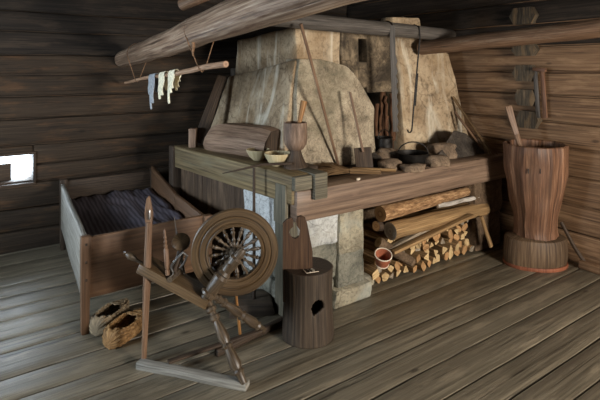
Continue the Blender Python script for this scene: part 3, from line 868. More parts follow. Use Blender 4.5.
for i in range(stn):
    for j in range(nf):
        j2 = (j + 1) % nf
        fs.append([i * nf + j, i * nf + j2, (i + 1) * nf + j2, (i + 1) * nf + j])
        us.append([(i / stn * Lt, j * .05), (i / stn * Lt, j * .05 + .05), ((i + 1) / stn * Lt, j * .05 + .05), ((i + 1) / stn * Lt, j * .05)])
mb.add(verts, fs, us)
mb.build('shell', M_TROUGH, tr, sharp=18)
for (t0, m_, nm) in ((.0, M_TROUGH, 'end_wall'), (1.0, M_DARK, 'end_wall')):
    cpt = ta + ax * (t0 * Lt)
    mb = MB()
    k = .69 if t0 == 0 else .91
    mb.prism([(p_[0] * k, p_[1] * k) for p_ in prof], cpt + ax * (.0 if t0 == 0 else -.03), sd, (0, 0, 1), .03 if sd.cross(V((0, 0, 1))).dot(ax) > 0 else -.03)
    mb.build(nm, m_, tr)
# leaning plank, small box at the bench end
a = at_d(199, 146, 4.15); a.z = ZB; b = at_d(226, 71, 4.28)
mb = MB()
a = V((bu(3.58) + .10, 3.58, ZB)); a = at_d(202, 146, 4.12)
slabz = a.z
mb.bar(at_d(199, 143, 3.98), at_d(222, 76, 4.22), .10, .03, up=-FW, w2=.07, r=.005, n=(6, 1, 1), amp=.004)
mb.build('leaning_plank', M_DARK, label='dark narrow plank leaning on the left flank of the chimney behind the trough', cat='plank')
p = at_d(193, 146, 3.95)
mb = MB(); mb.bar((p.x, p.y, ZB - .002), (p.x, p.y, ZB + .15), .07, .06, up=RT, r=.006, n=(2, 1, 1)); mb.build('wooden_block', M_TROUGH, label='small upright brown wooden block at the far end of the bench', cat='block')
# poles + broom in the right corner
a = at_d(488, 149, 4.12); b = at_d(453, 97, 4.42)
bk = thing('long_broom', a, 'long handled broom leaning head down in the dark corner right of the chimney', 'broom')
mb = MB(); mb.tube([a.lerp(b, i / 5) for i in range(6)], .012, n=8); mb.build('handle', M_STRAW, bk)
mb = MB()
for i in range(50):
    s_ = a + (b - a).normalized() * .10; e = a - (b - a).normalized() * .05 + V((random.uniform(-.05, .05), random.uniform(-.04, .04), random.uniform(-.02, .02)))
    e.z = max(e.z, ZT); mb.tube([s_ + V((random.uniform(-.015, .015), 0, random.uniform(-.015, .015))), e], [.004, .002], n=4, cap=False)
mb.build('bristles', M_STRAW, bk)
a = at_d(480, 146, 4.16); b = at_d(455, 112, 4.36)
mb = MB(); mb.tube([a, b], .011, n=8); mb.build('rake_handle', M_PINK, label='second thin stick leaning just left of the long broom', cat='stick')

# ------------------------------------------------------------------ firewood store
ends_group = 'split firewood stacked under the hearth'
def wedge(mat_cut, k):
    n = random.choice([3, 3, 4, 4, 5]); ol = []
    a0 = random.uniform(0, 6)
    for i in range(n):
        a_ = a0 + 2 * PI * i / n + random.uniform(-.25, .25); r_ = random.uniform(.75, 1.1)
        ol.append(V((math.cos(a_) * r_, 0, math.sin(a_) * r_ * .85)))
    # round off a little
    pts = []
    for i in range(n):
        p, q = ol[i], ol[(i + 1) % n]
        pts += [p.lerp(q, .14), p.lerp(q, .5), p.lerp(q, .86)]
    m = len(pts); L_ = .34
    verts = [p * .043 for p in pts] + [p * .043 * .97 + V((0, L_, 0)) for p in pts]
    fs = []; us = []; mi = []
    mb = MB(); uo = k * 1.7
    mb.add(verts, [list(range(m))], [[(uo + v_.x, uo + v_.z) for v_ in verts[:m]]], 1)
    mb.add(verts, [list(range(m, 2 * m))[::-1]], [[(v_.x, v_.z) for v_ in verts[m:]][::-1]], 1)
    fs = [[i, i + m, (i + 1) % m + m, (i + 1) % m] for i in range(m)]
    us = [[(0, i * .02), (L_, i * .02), (L_, i * .02 + .02), (0, i * .02 + .02)] for i in range(m)]
    mb.add(verts, fs, us, 0)
    return mb, mat_cut
protos = []
cuts = [M_CUT, M_CUT2, M_CUT3, M_CUT, M_CUT, M_CUT2, M_CUT, M_CUT3, M_CUT2, M_CUT]
LB = 'short split firewood piece stacked in the lower pile, cut end facing out'
for k in range(10):
    mb, mc = wedge(cuts[k], k)
    protos.append(mb.build('firewood', [M_FIRE, mc], label=LB, cat='firewood', group=ends_group, base=(0, 0, 0)))
used = set(); cnt = 0
z = .040; row = 0
while z < .36:
    u = 2.30 + (.037 if row % 2 else 0)
    while u < 3.40:
        top_lim = .06 + min(1, (u - 2.27) / .25) * .21 + .07 * (u - 2.3)
        if z < top_lim + .02:
            k = random.randrange(10)
            if k in used: o = protos[k].copy(); scene.collection.objects.link(o)
            else: o = protos[k]; used.add(k)
            o.location = (u + random.uniform(-.006, .006), 2.46 + random.uniform(-.03, .03) + z * .05, z + random.uniform(-.006, .006))
            o.rotation_euler = (random.uniform(-.03, .03), random.uniform(-3.1, 3.1), random.uniform(-.08, .08))
            s_ = random.uniform(.82, 1.12); o.scale = (s_, 1, s_ * random.uniform(.8, 1))
            cnt += 1
        u += .073
    z += .057; row += 1
for k in range(10):
    if k not in used: bpy.data.objects.remove(protos[k])
def lg(name, px0, py0, px1, py1, d0, d1, r0, r1, mats, lb, cat='log', flat=None, n=16):
    a = at_d(px0, py0, d0); b = at_d(px1, py1, d1)
    mb = MB(); mb.tube([a.lerp(b, i / 10) for i in range(11)], [r0 + (r1 - r0) * i / 10 for i in range(11)], n=n, amp=.005, ns=9, flat=flat, mi_cap=1)
    return mb.build(name, mats, label=lb, cat=cat)
lg('firewood_log', 380, 214, 468, 191, 3.38, 4.02, .056, .036, [M_BARK, M_CUT2], 'thick bark covered log, topmost and longest in the wood store')
lg('firewood_log', 437, 206, 478, 197, 3.74, 3.98, .018, .016, [M_BIRCH, M_PALE], 'short white birch stick lying on top of the stacked wood', n=10)
lg('firewood_log', 390, 231, 484, 208, 3.40, 4.05, .062, .055, [M_FIRE, M_CUT3], 'thick grey brown log below the bark covered one')
lg('firewood_log', 400, 222, 484, 202, 3.60, 4.14, .032, .032, [M_FIRE, M_CUT3], 'brown split log wedged behind the birch stick', n=7)
lg('firewood_log', 376, 226, 420, 224, 3.44, 3.8, .034, .03, [M_DARK, M_CUT2], 'dark log end with an orange cut, at the left side of the wood store')
lg('firewood_log', 378, 242, 412, 262, 3.40, 3.52, .036, .034, [M_PIER, M_CUT], 'dark brown log slanting down right to a round pale end')
lg('firewood_log', 374, 205, 388, 200, 3.52, 3.8, .02, .02, [M_DARK, M_CUT2], 'thin dark stick end in the top left corner of the wood store', n=9)
def splitp(px0, py0, px1, py1, d0, d1, w, h, lb, m=M_FIRE):
    mb = MB(); mb.bar(at_d(px0, py0, d0), at_d(px1, py1, d1), w, h, r=.006, n=(8, 1, 1), amp=.006)
    mb.build('split_log', m, label=lb, cat='firewood')
splitp(392, 252, 472, 215, 3.36, 3.80, .05, .022, 'long split billet sloping up over the cut ends, lower of the slanting ones')
splitp(384, 252, 450, 214, 3.40, 3.76, .05, .03, 'long split billet sloping just above the lower pale billet', M_CUT3)
splitp(424, 226, 486, 213, 3.60, 4.0, .04, .03, 'brown split billet lying at the right over the cut ends')
splitp(481, 216, 491, 247, 3.88, 3.84, .05, .02, 'short board leaning against the brown stone pier', M_FIRE)
# bark cup hanging at the left of the store
cp = at_d(382, 264, 3.28); cp = V((cp.x, cp.y, cp.z)); dr = V((-.25, -.42, 1)).normalized()
cup = thing('bark_cup', cp, 'small orange red cup with a pale rim, tilted at the left of the firewood', 'cup')
mb = MB(); mb.lathe(cp, dr, [(0, 0), (.040, 0), (.050, .045), (.056, .085), (.052, .085), (.046, .045), (.036, .008), (0, .008)], n=24); mb.build('body', M_CLAY, cup)
mb = MB()
for h, rr in ((.086, .0555), (.006, .0425)):
    s1 = dr.cross(V((1, 0, 0))).normalized(); s2 = dr.cross(s1)
    mb.tube([cp + dr * h + s1 * rr * math.cos(2 * PI * i / 24) + s2 * rr * math.sin(2 * PI * i / 24) for i in range(25)], .004, n=6, cap=False)
mb.build('rim_hoop', M_PALE, cup)

# ------------------------------------------------------------------ box bed
V0, V1 = 2.95, 4.44
def BU(t, v): return .575 + .084 * (v - V0) + t * .775       # the bed stands slightly askew
U0, U1 = BU(0, V0), BU(1, V0)
bed = thing('box_bed', (BU(.5, 3.7), (V0 + V1) / 2, 0), 'low wooden box bed with plain board sides standing by the back wall', 'bed')
ZBD = .55
def bedbox(t, du0, du1, v0, v1, z0, z1, z1b=None, **k):
    mb = MB(); c = []
    for i in range(8):
        v_ = v1 if i & 2 else v0
        zz = z0 if not i & 4 else (z1 if (z1b is None or not i & 2) else z1b)
        if isinstance(t, tuple): u_ = BU(t[1] if i & 1 else t[0], v_) + (du1 if i & 1 else du0)
        else: u_ = BU(t, v_) + (du1 if i & 1 else du0)
        c.append(V((u_, v_, zz)))
    mb.hexa(c, r=.005, amp=.003, ns=2, **k); return mb
bedbox((0, 1), .03, 0, V0, V0 + .028, .20, ZBD - .005, n=(6, 1, 3)).build('footboard', M_BED, bed)
bedbox((0, 1), .0, .02, V1, V1 + .028, .18, ZBD + .015, n=(6, 1, 3)).build('headboard', M_DARK, bed)
bedbox(0, 0, .028, V0 + .04, V1, .18, ZBD, n=(1, 10, 3)).build('side_board', M_FOOT, bed)  # paler than the other bed boards: window light put into its colour
bedbox(1, -.028, 0, V0 + .02, 3.7, .2, ZBD - .03, n=(1, 8, 2)).build('side_board', M_BED, bed)
bedbox(1, -.028, 0, 3.7, V1, .2, ZBD - .03, ZBD + .06, n=(1, 6, 2)).build('side_board', M_BED, bed)
for (t_, du, v_, m_) in ((0, -.004, V0 - .006, M_BED), (0, -.004, V1 - .02, M_DARK), (1, -.045, V0 - .03, M_BED), (1, -.03, V1 - .02, M_DARK)):
    u_ = BU(t_, v_) + du
    mb = MB(); h = ZBD + (.0 if v_ < 3.5 else .03)
    mb.hexa([(u_, v_, 0), (u_ + .04, v_, 0), (u_, v_ + .05, 0), (u_ + .04, v_ + .05, 0), (u_, v_, h), (u_ + .055, v_, h), (u_, v_ + .05, h), (u_ + .055, v_ + .05, h)], n=(1, 1, 6), r=.006, amp=.002)
    p_ = mb.build('bed_post', m_, bed)
    if v_ < 3.5 and t_ == 0:
        for zz in (.30, .40, .50):
            mb = MB(); mb.box((u_ + .018, v_ - .006, zz), (u_ + .03, v_ + .01, zz + .014), r=.002); mb.build('peg', M_DARK, p_)
for i in range(9):
    t0 = .045 + i * .1015
    bedbox((t0, t0 + .098), 0, 0, V0 + .03, V1 - .01, .375, .395, n=(1, 8, 1)).build('bottom_slat', M_BEDIN, bed)
# rumpled cloth in the bed
verts = []; fs = []; us = []; nx, ny = 22, 40
for i in range(nx + 1):
    for j in range(ny + 1):
        v_ = V0 + .06 + (V1 - V0 - .12) * j / ny; u_ = BU(.065 + .87 * i / nx, v_)
        verts.append(V((u_, v_, .415 + .02 * noise.noise(V((u_ * 6 + v_ * 2, v_ * 3, 0))) + .012 + .008 * math.sin(u_ * 60 + 2 * noise.noise(V((u_ * 3, v_ * 3, 1))) * 3))))
for i in range(nx):
    for j in range(ny):
        a0 = i * (ny + 1) + j; fs.append([a0, a0 + ny + 1, a0 + ny + 2, a0 + 1]); us.append([(i / nx * 3, j / ny * 6), ((i + 1) / nx * 3, j / ny * 6), ((i + 1) / nx * 3, (j + 1) / ny * 6), (i / nx * 3, (j + 1) / ny * 6)])
mcl, nt, b_ = newmat('striped_rug')
tc = nt.nodes.new('ShaderNodeTexCoord'); wv = nt.nodes.new('ShaderNodeTexWave'); wv.inputs['Scale'].default_value = 2.4; wv.inputs['Distortion'].default_value = 1.5; wv.bands_direction = 'X'
nt.links.new(tc.outputs['UV'], wv.inputs['Vector'])
nt.links.new(ramp(nt, wv.outputs['Fac'], [(.2, srgb((72, 66, 74))), (.8, srgb((108, 102, 112)))]), b_.inputs['Base Color']); b_.inputs['Roughness'].default_value = .8
mb = MB(); mb.add(verts, fs, us)
mb.build('striped_rug', mcl, label='rumpled dark striped rug lying in the box bed', cat='rug', solid=.008, sharp=80)

# ------------------------------------------------------------------ spinning wheel
wc = at_d(235, 252, 2.52)
sw = thing('spinning_wheel', (wc.x, wc.y, 0), 'old slant bed spinning wheel with a broad rimmed wheel, in front of the bed', 'spinning wheel')
wnorm = (Matrix.Rotation(.16, 3, 'Z') @ -FW).normalized()     # faces the viewer
wx = V((0, 0, 1)).cross(wnorm).normalized(); wy = V((0, 0, 1))
# rim
mb = MB()
Ro, Ri = .222, .134
prof = [(Ri, -.016), (Ri, .016), (Ri + .010, .018), (Ri + .016, .010), (Ri + .022, .015), (.178, .016), (.184, .010), (.190, .016), (Ro - .004, .016), (Ro, .012), (Ro - .010, 0), (Ro, -.012), (Ro - .004, -.016), (Ri, -.016)]
n = 96; verts = []
for j in range(n):
    an = 2 * PI * j / n
    for (r_, h_) in prof: verts.append(wc + (wx * math.cos(an) + wy * math.sin(an)) * r_ + wnorm * h_)
m = len(prof); fs = []; us = []
for j in range(n):
    for i in range(m - 1):
        j2 = (j + 1) % n
        fs.append([j * m + i, j2 * m + i, j2 * m + i + 1, j * m + i + 1])
        r0_, r1_ = prof[i][0], prof[i + 1][0]
        us.append([(j / n * 1.2, r0_), ((j + 1) / n * 1.2, r0_), ((j + 1) / n * 1.2, r1_), (j / n * 1.2, r1_)])
mb.add(verts, fs, us); rim = mb.build('wheel_rim', M_WHEEL, sw, sharp=30)
# spokes
for i in range(16):
    an = 2 * PI * i / 16 + .1; d_ = (wx * math.cos(an) + wy * math.sin(an))
    mb = MB(); mb.lathe(wc, d_, [(.006, .02), (.007, .03), (.009, .042), (.0055, .05), (.0055, .056), (.010, .064), (.0055, .074), (.006, .08), (.009, .092), (.012, .102), (.007, .112), (.011, .118), (.007, .126), (.007, .14)], n=10)
    mb.build('spoke', M_WHEELD, sw)
mb = MB(); mb.lathe(wc - wnorm * .04, wnorm, [(0, 0), (.016, 0), (.022, .015), (.030, .028), (.030, .052), (.022, .065), (.014, .08), (0, .08)], n=20); mb.build('hub', M_WHEELD, sw)
mb = MB(); mb.tube([wc - wnorm * .12, wc + wnorm * .10], .005, n=8); mb.build('axle', M_STEEL, sw)
# slanted bed board
C = at_d(139, 270, 2.46); D = at_d(206, 306, 2.40)
bx_ = (D - C).normalized(); back = (FW - bx_ * FW.dot(bx_)).normalized(); upb = bx_.cross(back); upb = upb if upb.z > 0 else -upb
mb = MB()
C2 = C + back * .075 ; D2 = D + back * .075
mb.bar(C2 - bx_ * .012, D2 + bx_ * .004, .14, .048, up=upb, r=.004, n=(8, 2, 1), amp=.001)
mb.build('bed_board', M_WHEEL, sw)
def onbed(t, s_, h=0): return C.lerp(D, t) + back * s_ + upb * h
# tension handle
a = onbed(.01, .07, .0); b = at_d(126, 253.5, 2.53)
dd = (b - a); Lh = dd.length
mb = MB(); mb.lathe(a, dd, [(.010, 0), (.010, .01), (.014, .016), (.008, .024), (.009, Lh * .45), (.017, Lh * .7), (.019, Lh * .82), (.010, Lh * .97), (.006, Lh * 1.0), (.011, Lh * 1.06), (0, Lh * 1.09)], n=14); mb.build('tension_handle', M_WHEELD, sw)
def turned(a, b, r, seq, n=16):
    L_ = (b - a).length
    prof = [(0.0005, 0)] + [(r * k, t * L_) for t, k in seq] + [(0.0005, L_)]
    mb = MB(); mb.lathe(a, b - a, prof, n=n); return mb
seq1 = [(0, .7), (.06, .7), (.08, 1.0), (.11, 1.0), (.13, .65), (.16, .65), (.18, .95), (.22, .95), (.24, .6), (.3, .8), (.45, 1.05), (.52, .75), (.55, 1.1), (.58, .75), (.66, .95), (.78, 1.1), (.83, .8), (.86, 1.05), (.89, .7), (1.0, .6)]
# front bar, back bar
A = at_z(138, 363, .018); B = at_z(248, 386, .018)
mb = MB(); mb.bar(A, B, .052, .036, r=.008, n=(8, 1, 1), amp=.004); mb.build('foot_bar', M_FOOT, sw)
A2 = at_z(216, 353, .018); B2 = at_z(298, 313, .018)
mb = MB(); mb.bar(A2, B2, .035, .036, r=.006, n=(8, 1, 1), amp=.004); mb.build('foot_bar', M_DARK, sw)
# legs
mb = turned(onbed(.99, .04, -.0), at_z(244, 384, .03), .027, seq1); mb.build('leg', M_WHEELD, sw)
mb = turned(onbed(.97, .125, .0), at_z(264, 330, .03), .026, seq1); mb.build('leg', M_WHEELD, sw)
# wheel uprights
top1 = wc + wnorm * .072 + V((0, 0, .0)) + wx * .008
mb = turned(onbed(.93, .02, .02), top1 + (top1 - onbed(.93, .02, .02)).normalized() * .05, .033, [(0, .6), (.05, .7), (.08, 1.15), (.12, 1.15), (.14, .75), (.2, .9), (.42, 1.15), (.47, .8), (.5, 1.1), (.55, .8), (.75, .9), (.8, 1.0), (.84, .7), (.95, .7), (1, .5)]); mb.build('wheel_upright', M_WHEELD, sw)
top2 = wc - wnorm * .085
mb = turned(onbed(.93, .13, .02), top2 + V((0, 0, .03)), .016, [(0, .6), (.08, 1.15), (.12, 1.15), (.14, .75), (.42, 1.15), (.5, 1.1), (.55, .8), (.8, 1.0), (.95, .7), (1, .5)]); mb.build('wheel_upright', M_WHEELD, sw)
a = at_d(213, 298, 2.43); b = at_d(229, 264, 2.42)
mb = MB(); mb.tube([a, a.lerp(b, .3), b], [.013, .011, .008], n=10); mb.build('brace', M_WHEELD, sw)
# distaff pole doubling as third leg
a = at_z(144, 358, .03); d_p = a.dot(FW)
b = at_d(149, 222, d_p); 
mb = MB(); mb.tube([a.lerp(b, i / 8) for i in range(9)], [.013, .014, .015, .017, .019, .019, .018, .017, .016], n=14, amp=.001); mb.build('leg', M_PINK, sw)
mb = MB()
c0 = at_d(148.8, 224, d_p)
mb.prism([(-.015, 0), (.015, 0), (.021, .04), (.020, .06), (.006, .135), (0, .142), (-.010, .13), (-.020, .06), (-.019, .04)], c0 - FW * -.007, RT, (0, 0, 1), .014)
dst = mb.build('distaff_blade', M_PINK, sw)
mb = MB(); mb.rock(at_d(149.5, 215, d_p - .016), (.012, .006, .05), 0, .1, 10); mb.build('pale_inlay', M_STEEL, dst)
# flyer, maidens, whorl
m0 = onbed(.40, .035, .018); m1 = onbed(.46, .12, .018)
mb = MB(); mb.tube([onbed(.43, .0, .03), onbed(.43, .14, .03)], .015, n=12); mb.build('mother_of_all', M_WHEELD, sw)
a = onbed(.36, .03, .03); b = at_d(164.5, 229, 2.49)
mb = turned(a, b, .011, [(0, 1), (.1, 1), (.12, .7), (.2, 1.1), (.55, 1.1), (.58, .7), (.64, .9), (.67, .5), (.72, .85), (.76, .45), (.82, .75), (.86, .4), (.93, .6), (1, .2)]); mb.build('maiden', M_PINK, sw)
a = onbed(.50, .12, .03); b = at_d(174, 216, 2.60)
mb = turned(a, b, .009, [(0, 1), (.3, 1), (.34, .6), (.5, .9), (.55, .5), (.7, .7), (.75, .35), (1, .15)]); mb.build('maiden', M_WHEELD, sw)
fc = at_d(181, 242, 2.56)
ndir = (wnorm + V((0, 0, .85))).normalized()
mb = MB(); mb.lathe(fc - ndir * .014, ndir, [(0, 0), (.030, 0), (.046, .008), (.048, .014), (.046, .022), (.034, .028), (0, .030)], n=28); mb.build('whorl', M_WHEEL, sw)
fb = at_d(178, 262, 2.52)
mb = MB(); mb.tube([fc, at_d(180, 255, 2.53), at_d(174, 270, 2.50), onbed(.46, .07, .03)], [.010, .018, .016, .010], n=12); mb.build('bobbin', M_DARK, sw)
mb = MB(); mb.tube([at_d(173, 273, 2.48), at_d(171, 266, 2.47), at_d(177, 258, 2.47), at_d(183, 252, 2.48), at_d(187, 256, 2.49), at_d(184, 263, 2.49), at_d(180, 268, 2.49)], .006, n=8); mb.build('flyer', M_STEEL, sw)
# footman and treadle
a = at_d(236, 294, 2.62); b = at_d(240, 334, 2.68)
mb = MB(); mb.tube([at_d(234, 262, 2.60), a, b], [.006, .007, .0085], n=10); mb.build('footman', M_YEL, sw)
mb = MB(); mb.bar(at_z(168, 362, .045), at_z(262, 330, .045), .03, .012, r=.003, n=(6, 1, 1)); mb.build('treadle', M_DARK, sw)

# ------------------------------------------------------------------ splint holder
sp = at_z(254, 311, .0)
d_s = sp.dot(FW)
spl = thing('splint_holder', sp, 'tall thin splint holder pole with a cross stick, standing behind the spinning wheel', 'splint holder')
mb = MB(); s0 = sp
mb.hexa([at_z(228, 320, 0), at_z(276, 316, 0), at_z(236, 300, 0), at_z(270, 299, 0), at_z(228, 320, 0) + V((.02, .01, .075)), at_z(276, 316, 0) + V((-.02, 0, .075)), at_z(236, 300, 0) + V((.01, -.01, .075)), at_z(270, 299, 0) + V((-.01, -.01, .075))], n=(4, 2, 2), r=.01, amp=.004)
mb.build('base_block', M_STUMP, spl)
mb = MB(); a = sp + V((0, 0, .06)); b = at_d(254, 168, d_s); mb.tube([a, a.lerp(b, .5), b], [.0105, .0095, .0085], n=12); mb.build('pole', M_DARK, spl)
mb = MB(); a = at_d(222.5, 173.5, d_s - .02); b = at_d(262, 164.5, d_s); c_ = at_d(292, 163.5, d_s + .03)
mb.tube([a, a.lerp(b, .5), b, c_], [.003, .006, .008, .009], n=8); mb.build('splint', M_DARK, spl)

# carved board leaning at the corner
bb = at_z(292, 292, 0)
dB = 2.74
def px_board(px, py): 
    p_ = at_d(px, py, dB); return p_
o_ = at_d(283, 300, dB); sc = dB / F_PX
outl_px = [(283, 222), (286, 219), (291, 216.5), (293, 219), (293.5, 225), (290, 228), (289, 232), (292, 236.5), (295.5, 237.5), (299, 235), (300, 229), (297, 224.5), (296, 220), (297, 216), (301, 215), (305, 217), (307, 222), (312.5, 250), (313, 300), (283, 300)]
mb = MB(); mb.prism([((x_ - 283) * sc, (300 - y_) * sc) for x_, y_ in outl_px][::-1], o_, RT, (0, 0, 1), .025)
ob = mb.build('carved_board', M_BOARDD, label='upright brown board with a rounded hand hole, between stump and hearth corner', cat='board')

# ------------------------------------------------------------------ hollow stump stool with number card
sc_ = at_z(309, 334, 0); sc_ = ray(308) * 2.76; sc_.z = 0
Rs = .142; Hs = .385
st = thing('stump_stool', sc_, 'dark hollowed tree stump with a D shaped hand hole, in front of the hearth', 'stump')
mb = MB(); n = 160; rows = 70; verts = []; fs = []; us = []
hole_an = None
hp = at_d(320, 309, 2.76 - Rs)
dv = hp - sc_; han = math.atan2(dv.y, dv.x) ; hz = .205
def sr(z_): return Rs * (1 + .03 * math.cos(z_ / Hs * 5) - .02 * z_ / Hs)
for i in range(rows + 1):
    z_ = Hs * i / rows
    for j in range(n):
        an = 2 * PI * j / n; r_ = sr(z_) * (1 + .012 * noise.noise(V((math.cos(an) * 4, math.sin(an) * 4, z_ * 2))))
        verts.append(sc_ + V((math.cos(an) * r_, math.sin(an) * r_, z_)))
def inhole(i, j):
    z_ = Hs * (i + .5) / rows; an = 2 * PI * (j + .5) / n
    da = (an - han + PI) % (2 * PI) - PI
    x_ = da * Rs; y_ = z_ - hz
    return (x_ / .042) ** 2 + (y_ / .046) ** 2 < 1 and y_ > -.022 + .45 * x_
for i in range(rows):
    for j in range(n):
        if inhole(i, j): continue
        j2 = (j + 1) % n
        fs.append([i * n + j, i * n + j2, (i + 1) * n + j2, (i + 1) * n + j])
        us.append([(Hs * i / rows, j / n * .9), (Hs * i / rows, (j + 1) / n * .9), (Hs * (i + 1) / rows, (j + 1) / n * .9), (Hs * (i + 1) / rows, j / n * .9)])
mb.add(verts, fs, us)
mb.build('shell', M_STUMP, st, solid=.022)
mb = MB(); rt = sr(Hs)
mb.lathe(sc_ + V((0, 0, Hs - .03)), (0, 0, 1), [(0, 0), (rt * .97, 0), (rt * .99, .026), (rt * .96, .032), (rt * .5, .030), (0, .030)], n=40, amp=.002); mb.build('seat', M_DARK, st)
# card with number 19 in a small frame
cc = at_z(311, 270.5, Hs + .004); cc.z = Hs + .0015
cx = (RT + FW * .35).normalized(); cy = V((0, 0, 1)).cross(cx)
card = thing('number_card', cc, 'small dark card with a pale edge and the number 19 on the stump top', 'card')
mb = MB(); mb.bar(cc - cx * .034 + V((0, 0, .002)), cc + cx * .034 + V((0, 0, .002)), .05, .002, r=.0005); mb.build('sheet', M_DARK, card)
mb = MB()
mb.bar(cc - cx * .036 - cy * .026 + V((0, 0, .0035)), cc + cx * .036 - cy * .026 + V((0, 0, .0035)), .004, .003, r=.0005)
mb.bar(cc - cx * .036 - cy * .026 + V((0, 0, .0035)), cc - cx * .036 + cy * .026 + V((0, 0, .0035)), .004, .003, r=.0005)
mb.build('pale_edge', M_PALE, card)
def stroke(pts): 
    mbx.tube([cc + cx * p_[0] + cy * p_[1] + V((0, 0, .0045)) for p_ in pts], .0022, n=5)
mbx = MB()
stroke([(-.016, .010), (-.010, .015), (-.010, -.015)])
stroke([(.016 * math.cos(a_) * .55 + .010, .007 + .0085 * math.sin(a_)) for a_ in [2 * PI * i / 12 for i in range(13)]])
stroke([(.0188, .007), (.017, -.008), (.010, -.015), (.003, -.013)])
mbx.build('printed_number', M_PAPER, card)

# ------------------------------------------------------------------ big hollow log mortar by the right wall
D0 = 3.76; tc_ = ray(535) * D0; tc_.z = 0
tub = thing('log_mortar', tc_, 'tall hewn hollow log mortar with a narrow waist, by the right wall', 'mortar')
k = D0 / F_PX
mb = MB()
prof = [(0.0, .235), (.160, .228), (.152, .27), (.158, .36), (.178, .46), (.200, .58), (.220, .70), (.230, .80), (.233, .88), (.232, .915), (.222, .922), (.212, .915), (.206, .80), (.18, .60), (.0, .55)]
pp_ = []
for i in range(len(prof) - 1):
    (r0_, h0_), (r1_, h1_) = prof[i], prof[i + 1]
    pp_ += [(r0_ + (r1_ - r0_) * t / 3, h0_ + (h1_ - h0_) * t / 3) for t in range(3)]
pp_.append(prof[-1])
mb.lathe(tc_, (0, 0, 1), pp_, n=72, amp=.012, ns=6, facet=.05, side=RT)
mb.build('body', M_TUB, tub, sharp=25)
mb = MB()
mb.lathe(tc_, (0, 0, 1), [(0, .02), (.228, .02), (.236, .05), (.238, .12), (.232, .19), (.222, .212), (.16, .228), (0, .23)], n=48, amp=.008, sx=1, sy=.72, side=RT)
mb.build('base', M_TUBD, tub)
mb = MB(); mb.lathe(tc_ + V((0, 0, .0)), (0, 0, 1), [(0, .0), (.234, .0), (.238, .012), (.234, .026), (0, .026)], n=48, amp=.003, sx=1, sy=.74, side=RT)
mb.build('foot_rim', M_ORANGE, tub)
for (px, py) in ((512, 159), (537, 159), (541, 172), (526, 173)):
    p_ = at_d(px, py, D0 - .24); 
    dd = (p_ - tc_); dd.z = 0; dd.normalize()
    e = V((tc_.x, tc_.y, p_.z)) + dd * .222
    mb = MB(); mb.bar(e - V((0, 0, .018)), e + V((0, 0, .018)), .006, .008, up=dd, r=.001)
    if py < 165:
        mb.bar(e - dd.cross(V((0, 0, 1))) * .014, e + dd.cross(V((0, 0, 1))) * .014, .006, .008, up=dd, r=.001)
    mb.build('carved_mark', M_INK, tub)
# paddle in the mortar
a = at_d(521, 150, D0 + .04); b = at_d(508, 106, D0 + .10)
pd = thing('wooden_paddle', a, 'pale brown paddle sticking up out of the log mortar', 'paddle')
mb = MB(); mb.tube([a - V((0, 0, .18)), a, a.lerp(b, .35)], [.016, .02, .022], n=10); mb.build('shaft', M_PINK, pd)
mb = MB(); mb.bar(a.lerp(b, .3), b, .04, .018, up=-FW, w2=.055, r=.006, n=(3, 1, 1)); mb.build('paddle_blade', M_PINK, pd)

# ------------------------------------------------------------------ right wall: log ends and hanging wooden clamp
lbs = ['grey log end at the very top of the right wall', 'grey hexagonal log end under the red brown rail', 'hexagonal log end with a bright knot, left of the hanging clamp', 'grey log end halfway down beside the hanging clamp', 'lowest pitted log end, just above the log mortar rim']
for (x0, x1, y0, y1), lb in zip(((509, 535, 6, 25), (511, 536, 43, 56), (512, 535, 65, 81), (514, 536, 90, 105), (516, 538, 112, 127)), lbs):
    uu = UR - .06
    P0 = at_u(x0, y1, uu); P1 = at_u(x1, y0, uu)
    w_ = P0.y - P1.y; h_ = P1.z - P0.z
    ol = [(0, h_ * .5), (w_ * .17, 0), (w_ * .83, 0), (w_, h_ * .5), (w_ * .83, h_), (w_ * .17, h_)]
    mb = MB(); mb.prism([(x_, y_) for x_, y_ in ol], (uu, P0.y, P0.z), (0, -1, 0), (0, 0, 1), -.075)
    mb.build('log_end', M_LEND, label=lb, cat='log end', group='log ends in the right wall')
cl = thing('wooden_clamp', at_u(540, 118, UR - .05), 'two upright sticks joined by a crosspiece hanging on the right wall', 'clamp')
for (xa, xb, m_) in ((534, 538.5, M_GREY), (541, 545.5, M_TUB)):
    mb = MB(); mb.bar(at_u((xa + xb) / 2 + 2, 118, UR - .05), at_u((xa + xb) / 2 - 1, 70, UR - .05), .034, .02, up=V((-1, 0, 0)), r=.004, n=(4, 1, 1)); mb.build('upright_stick', m_, cl)
mb = MB(); mb.bar(at_u(533, 69, UR - .07), at_u(546, 70, UR - .07), .03, .03, r=.005, n=(2, 1, 1)); mb.build('crosspiece', M_TUB, cl)
# curved stick and a block by the right wall foot
mb = MB(); a = at_u(561, 222, UR - .06); b = at_u(588, 262, UR - .08); b.z = .02
mb.tube([a, a.lerp(b, .5) + V((0, 0, -.02)), b], .014, n=10, amp=.003); mb.build('leaning_stick', M_DARK, label='dark bent stick leaning on the right wall behind the log mortar', cat='stick')
mb = MB(); p_ = at_z(584, 266, .0); mb.box((UR - .12, p_.y - .45, 0.002), (UR - .06, p_.y, .06), n=(1, 4, 1), r=.006, amp=.003)
mb.build('floor_batten', M_WALLR, label='low wooden batten lying on the floor along the right wall', cat='batten')

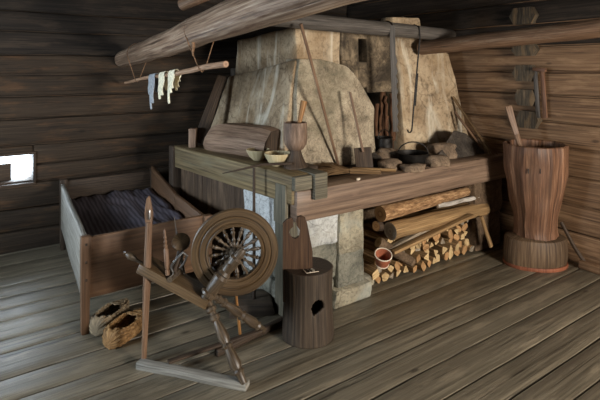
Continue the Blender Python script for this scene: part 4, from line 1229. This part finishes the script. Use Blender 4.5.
# ------------------------------------------------------------------ bast shoes
def shoe(heel, toe, w, h, mat, name, lb, ny_=.0):
    heel, toe = V(heel), V(toe); ax = (toe - heel); L_ = ax.length; ax.normalize(); sd = V((0, 0, 1)).cross(ax)
    N, K = 34, 36; verts = []; fs = []; us = []
    for i in range(N + 1):
        t = i / N
        ww = w / 2 * (.62 + .5 * math.sin(min(1, t * 1.15) * PI) ** .7) * (1 if t < .72 else max(.12, 1 - ((t - .72) / .28) ** 1.8 * .85)) * (min(1, (t + .02) / .08) ** .5)
        hh = h * (.95 - .05 * math.sin(t * 3)) * (1 if t < .55 else 1 - (t - .55) * .95) * (min(1, (t + .03) / .08) ** .5)
        for j in range(K):
            an = 2 * PI * j / K
            c_, s_ = math.cos(an), math.sin(an)
            x_ = math.copysign(abs(c_) ** .7, c_) * ww; z_ = (math.copysign(abs(s_) ** .7, s_) * .5 + .5) * hh
            q = heel + ax * (t * L_) + sd * x_ + V((0, 0, z_ + .003))
            weave = .0045 * (1 if (int((i + j) / 2.6) + int((i - j + 60) / 2.6)) % 2 else -1)
            q += (sd * c_ + V((0, 0, s_))) * weave
            verts.append(q)
    for i in range(N):
        for j in range(K):
            t = (i + .5) / N; an = 2 * PI * (j + .5) / K
            if .10 < t < .60 and abs((an - PI / 2)) < .78 * math.sin((t - .10) / .50 * PI) ** .45: continue
            j2 = (j + 1) % K
            fs.append([i * K + j, i * K + j2, (i + 1) * K + j2, (i + 1) * K + j][::-1])
            us.append([(i * .012, j * .012), (i * .012, j * .012 + .012), (i * .012 + .012, j * .012 + .012), (i * .012 + .012, j * .012)][::-1])
    for e, rev in ((0, 0), (N, 1)):
        ring = [e * K + j for j in range(K)]
        fs.append(ring if not rev else ring[::-1]); us.append([(0, j * .01) for j in range(K)])
    mb = MB(); mb.add(verts, fs, us)
    return mb.build(name, mat, label=lb, cat='shoe', group='pair of bast shoes', solid=.006, sharp=25)
shoe(at_z(96, 336, 0), at_z(127, 308, 0), .125, .095, M_BAST2, 'bast_shoe', 'left woven bast shoe of the pair, greyer, beside the bed post')
shoe(at_z(109, 349, 0), at_z(146, 318, 0), .13, .095, M_BAST, 'bast_shoe', 'right woven bast shoe of the pair, golden, nearer the spinning wheel')

for o in bpy.data.objects:
    if '_o' in o: del o['_o']
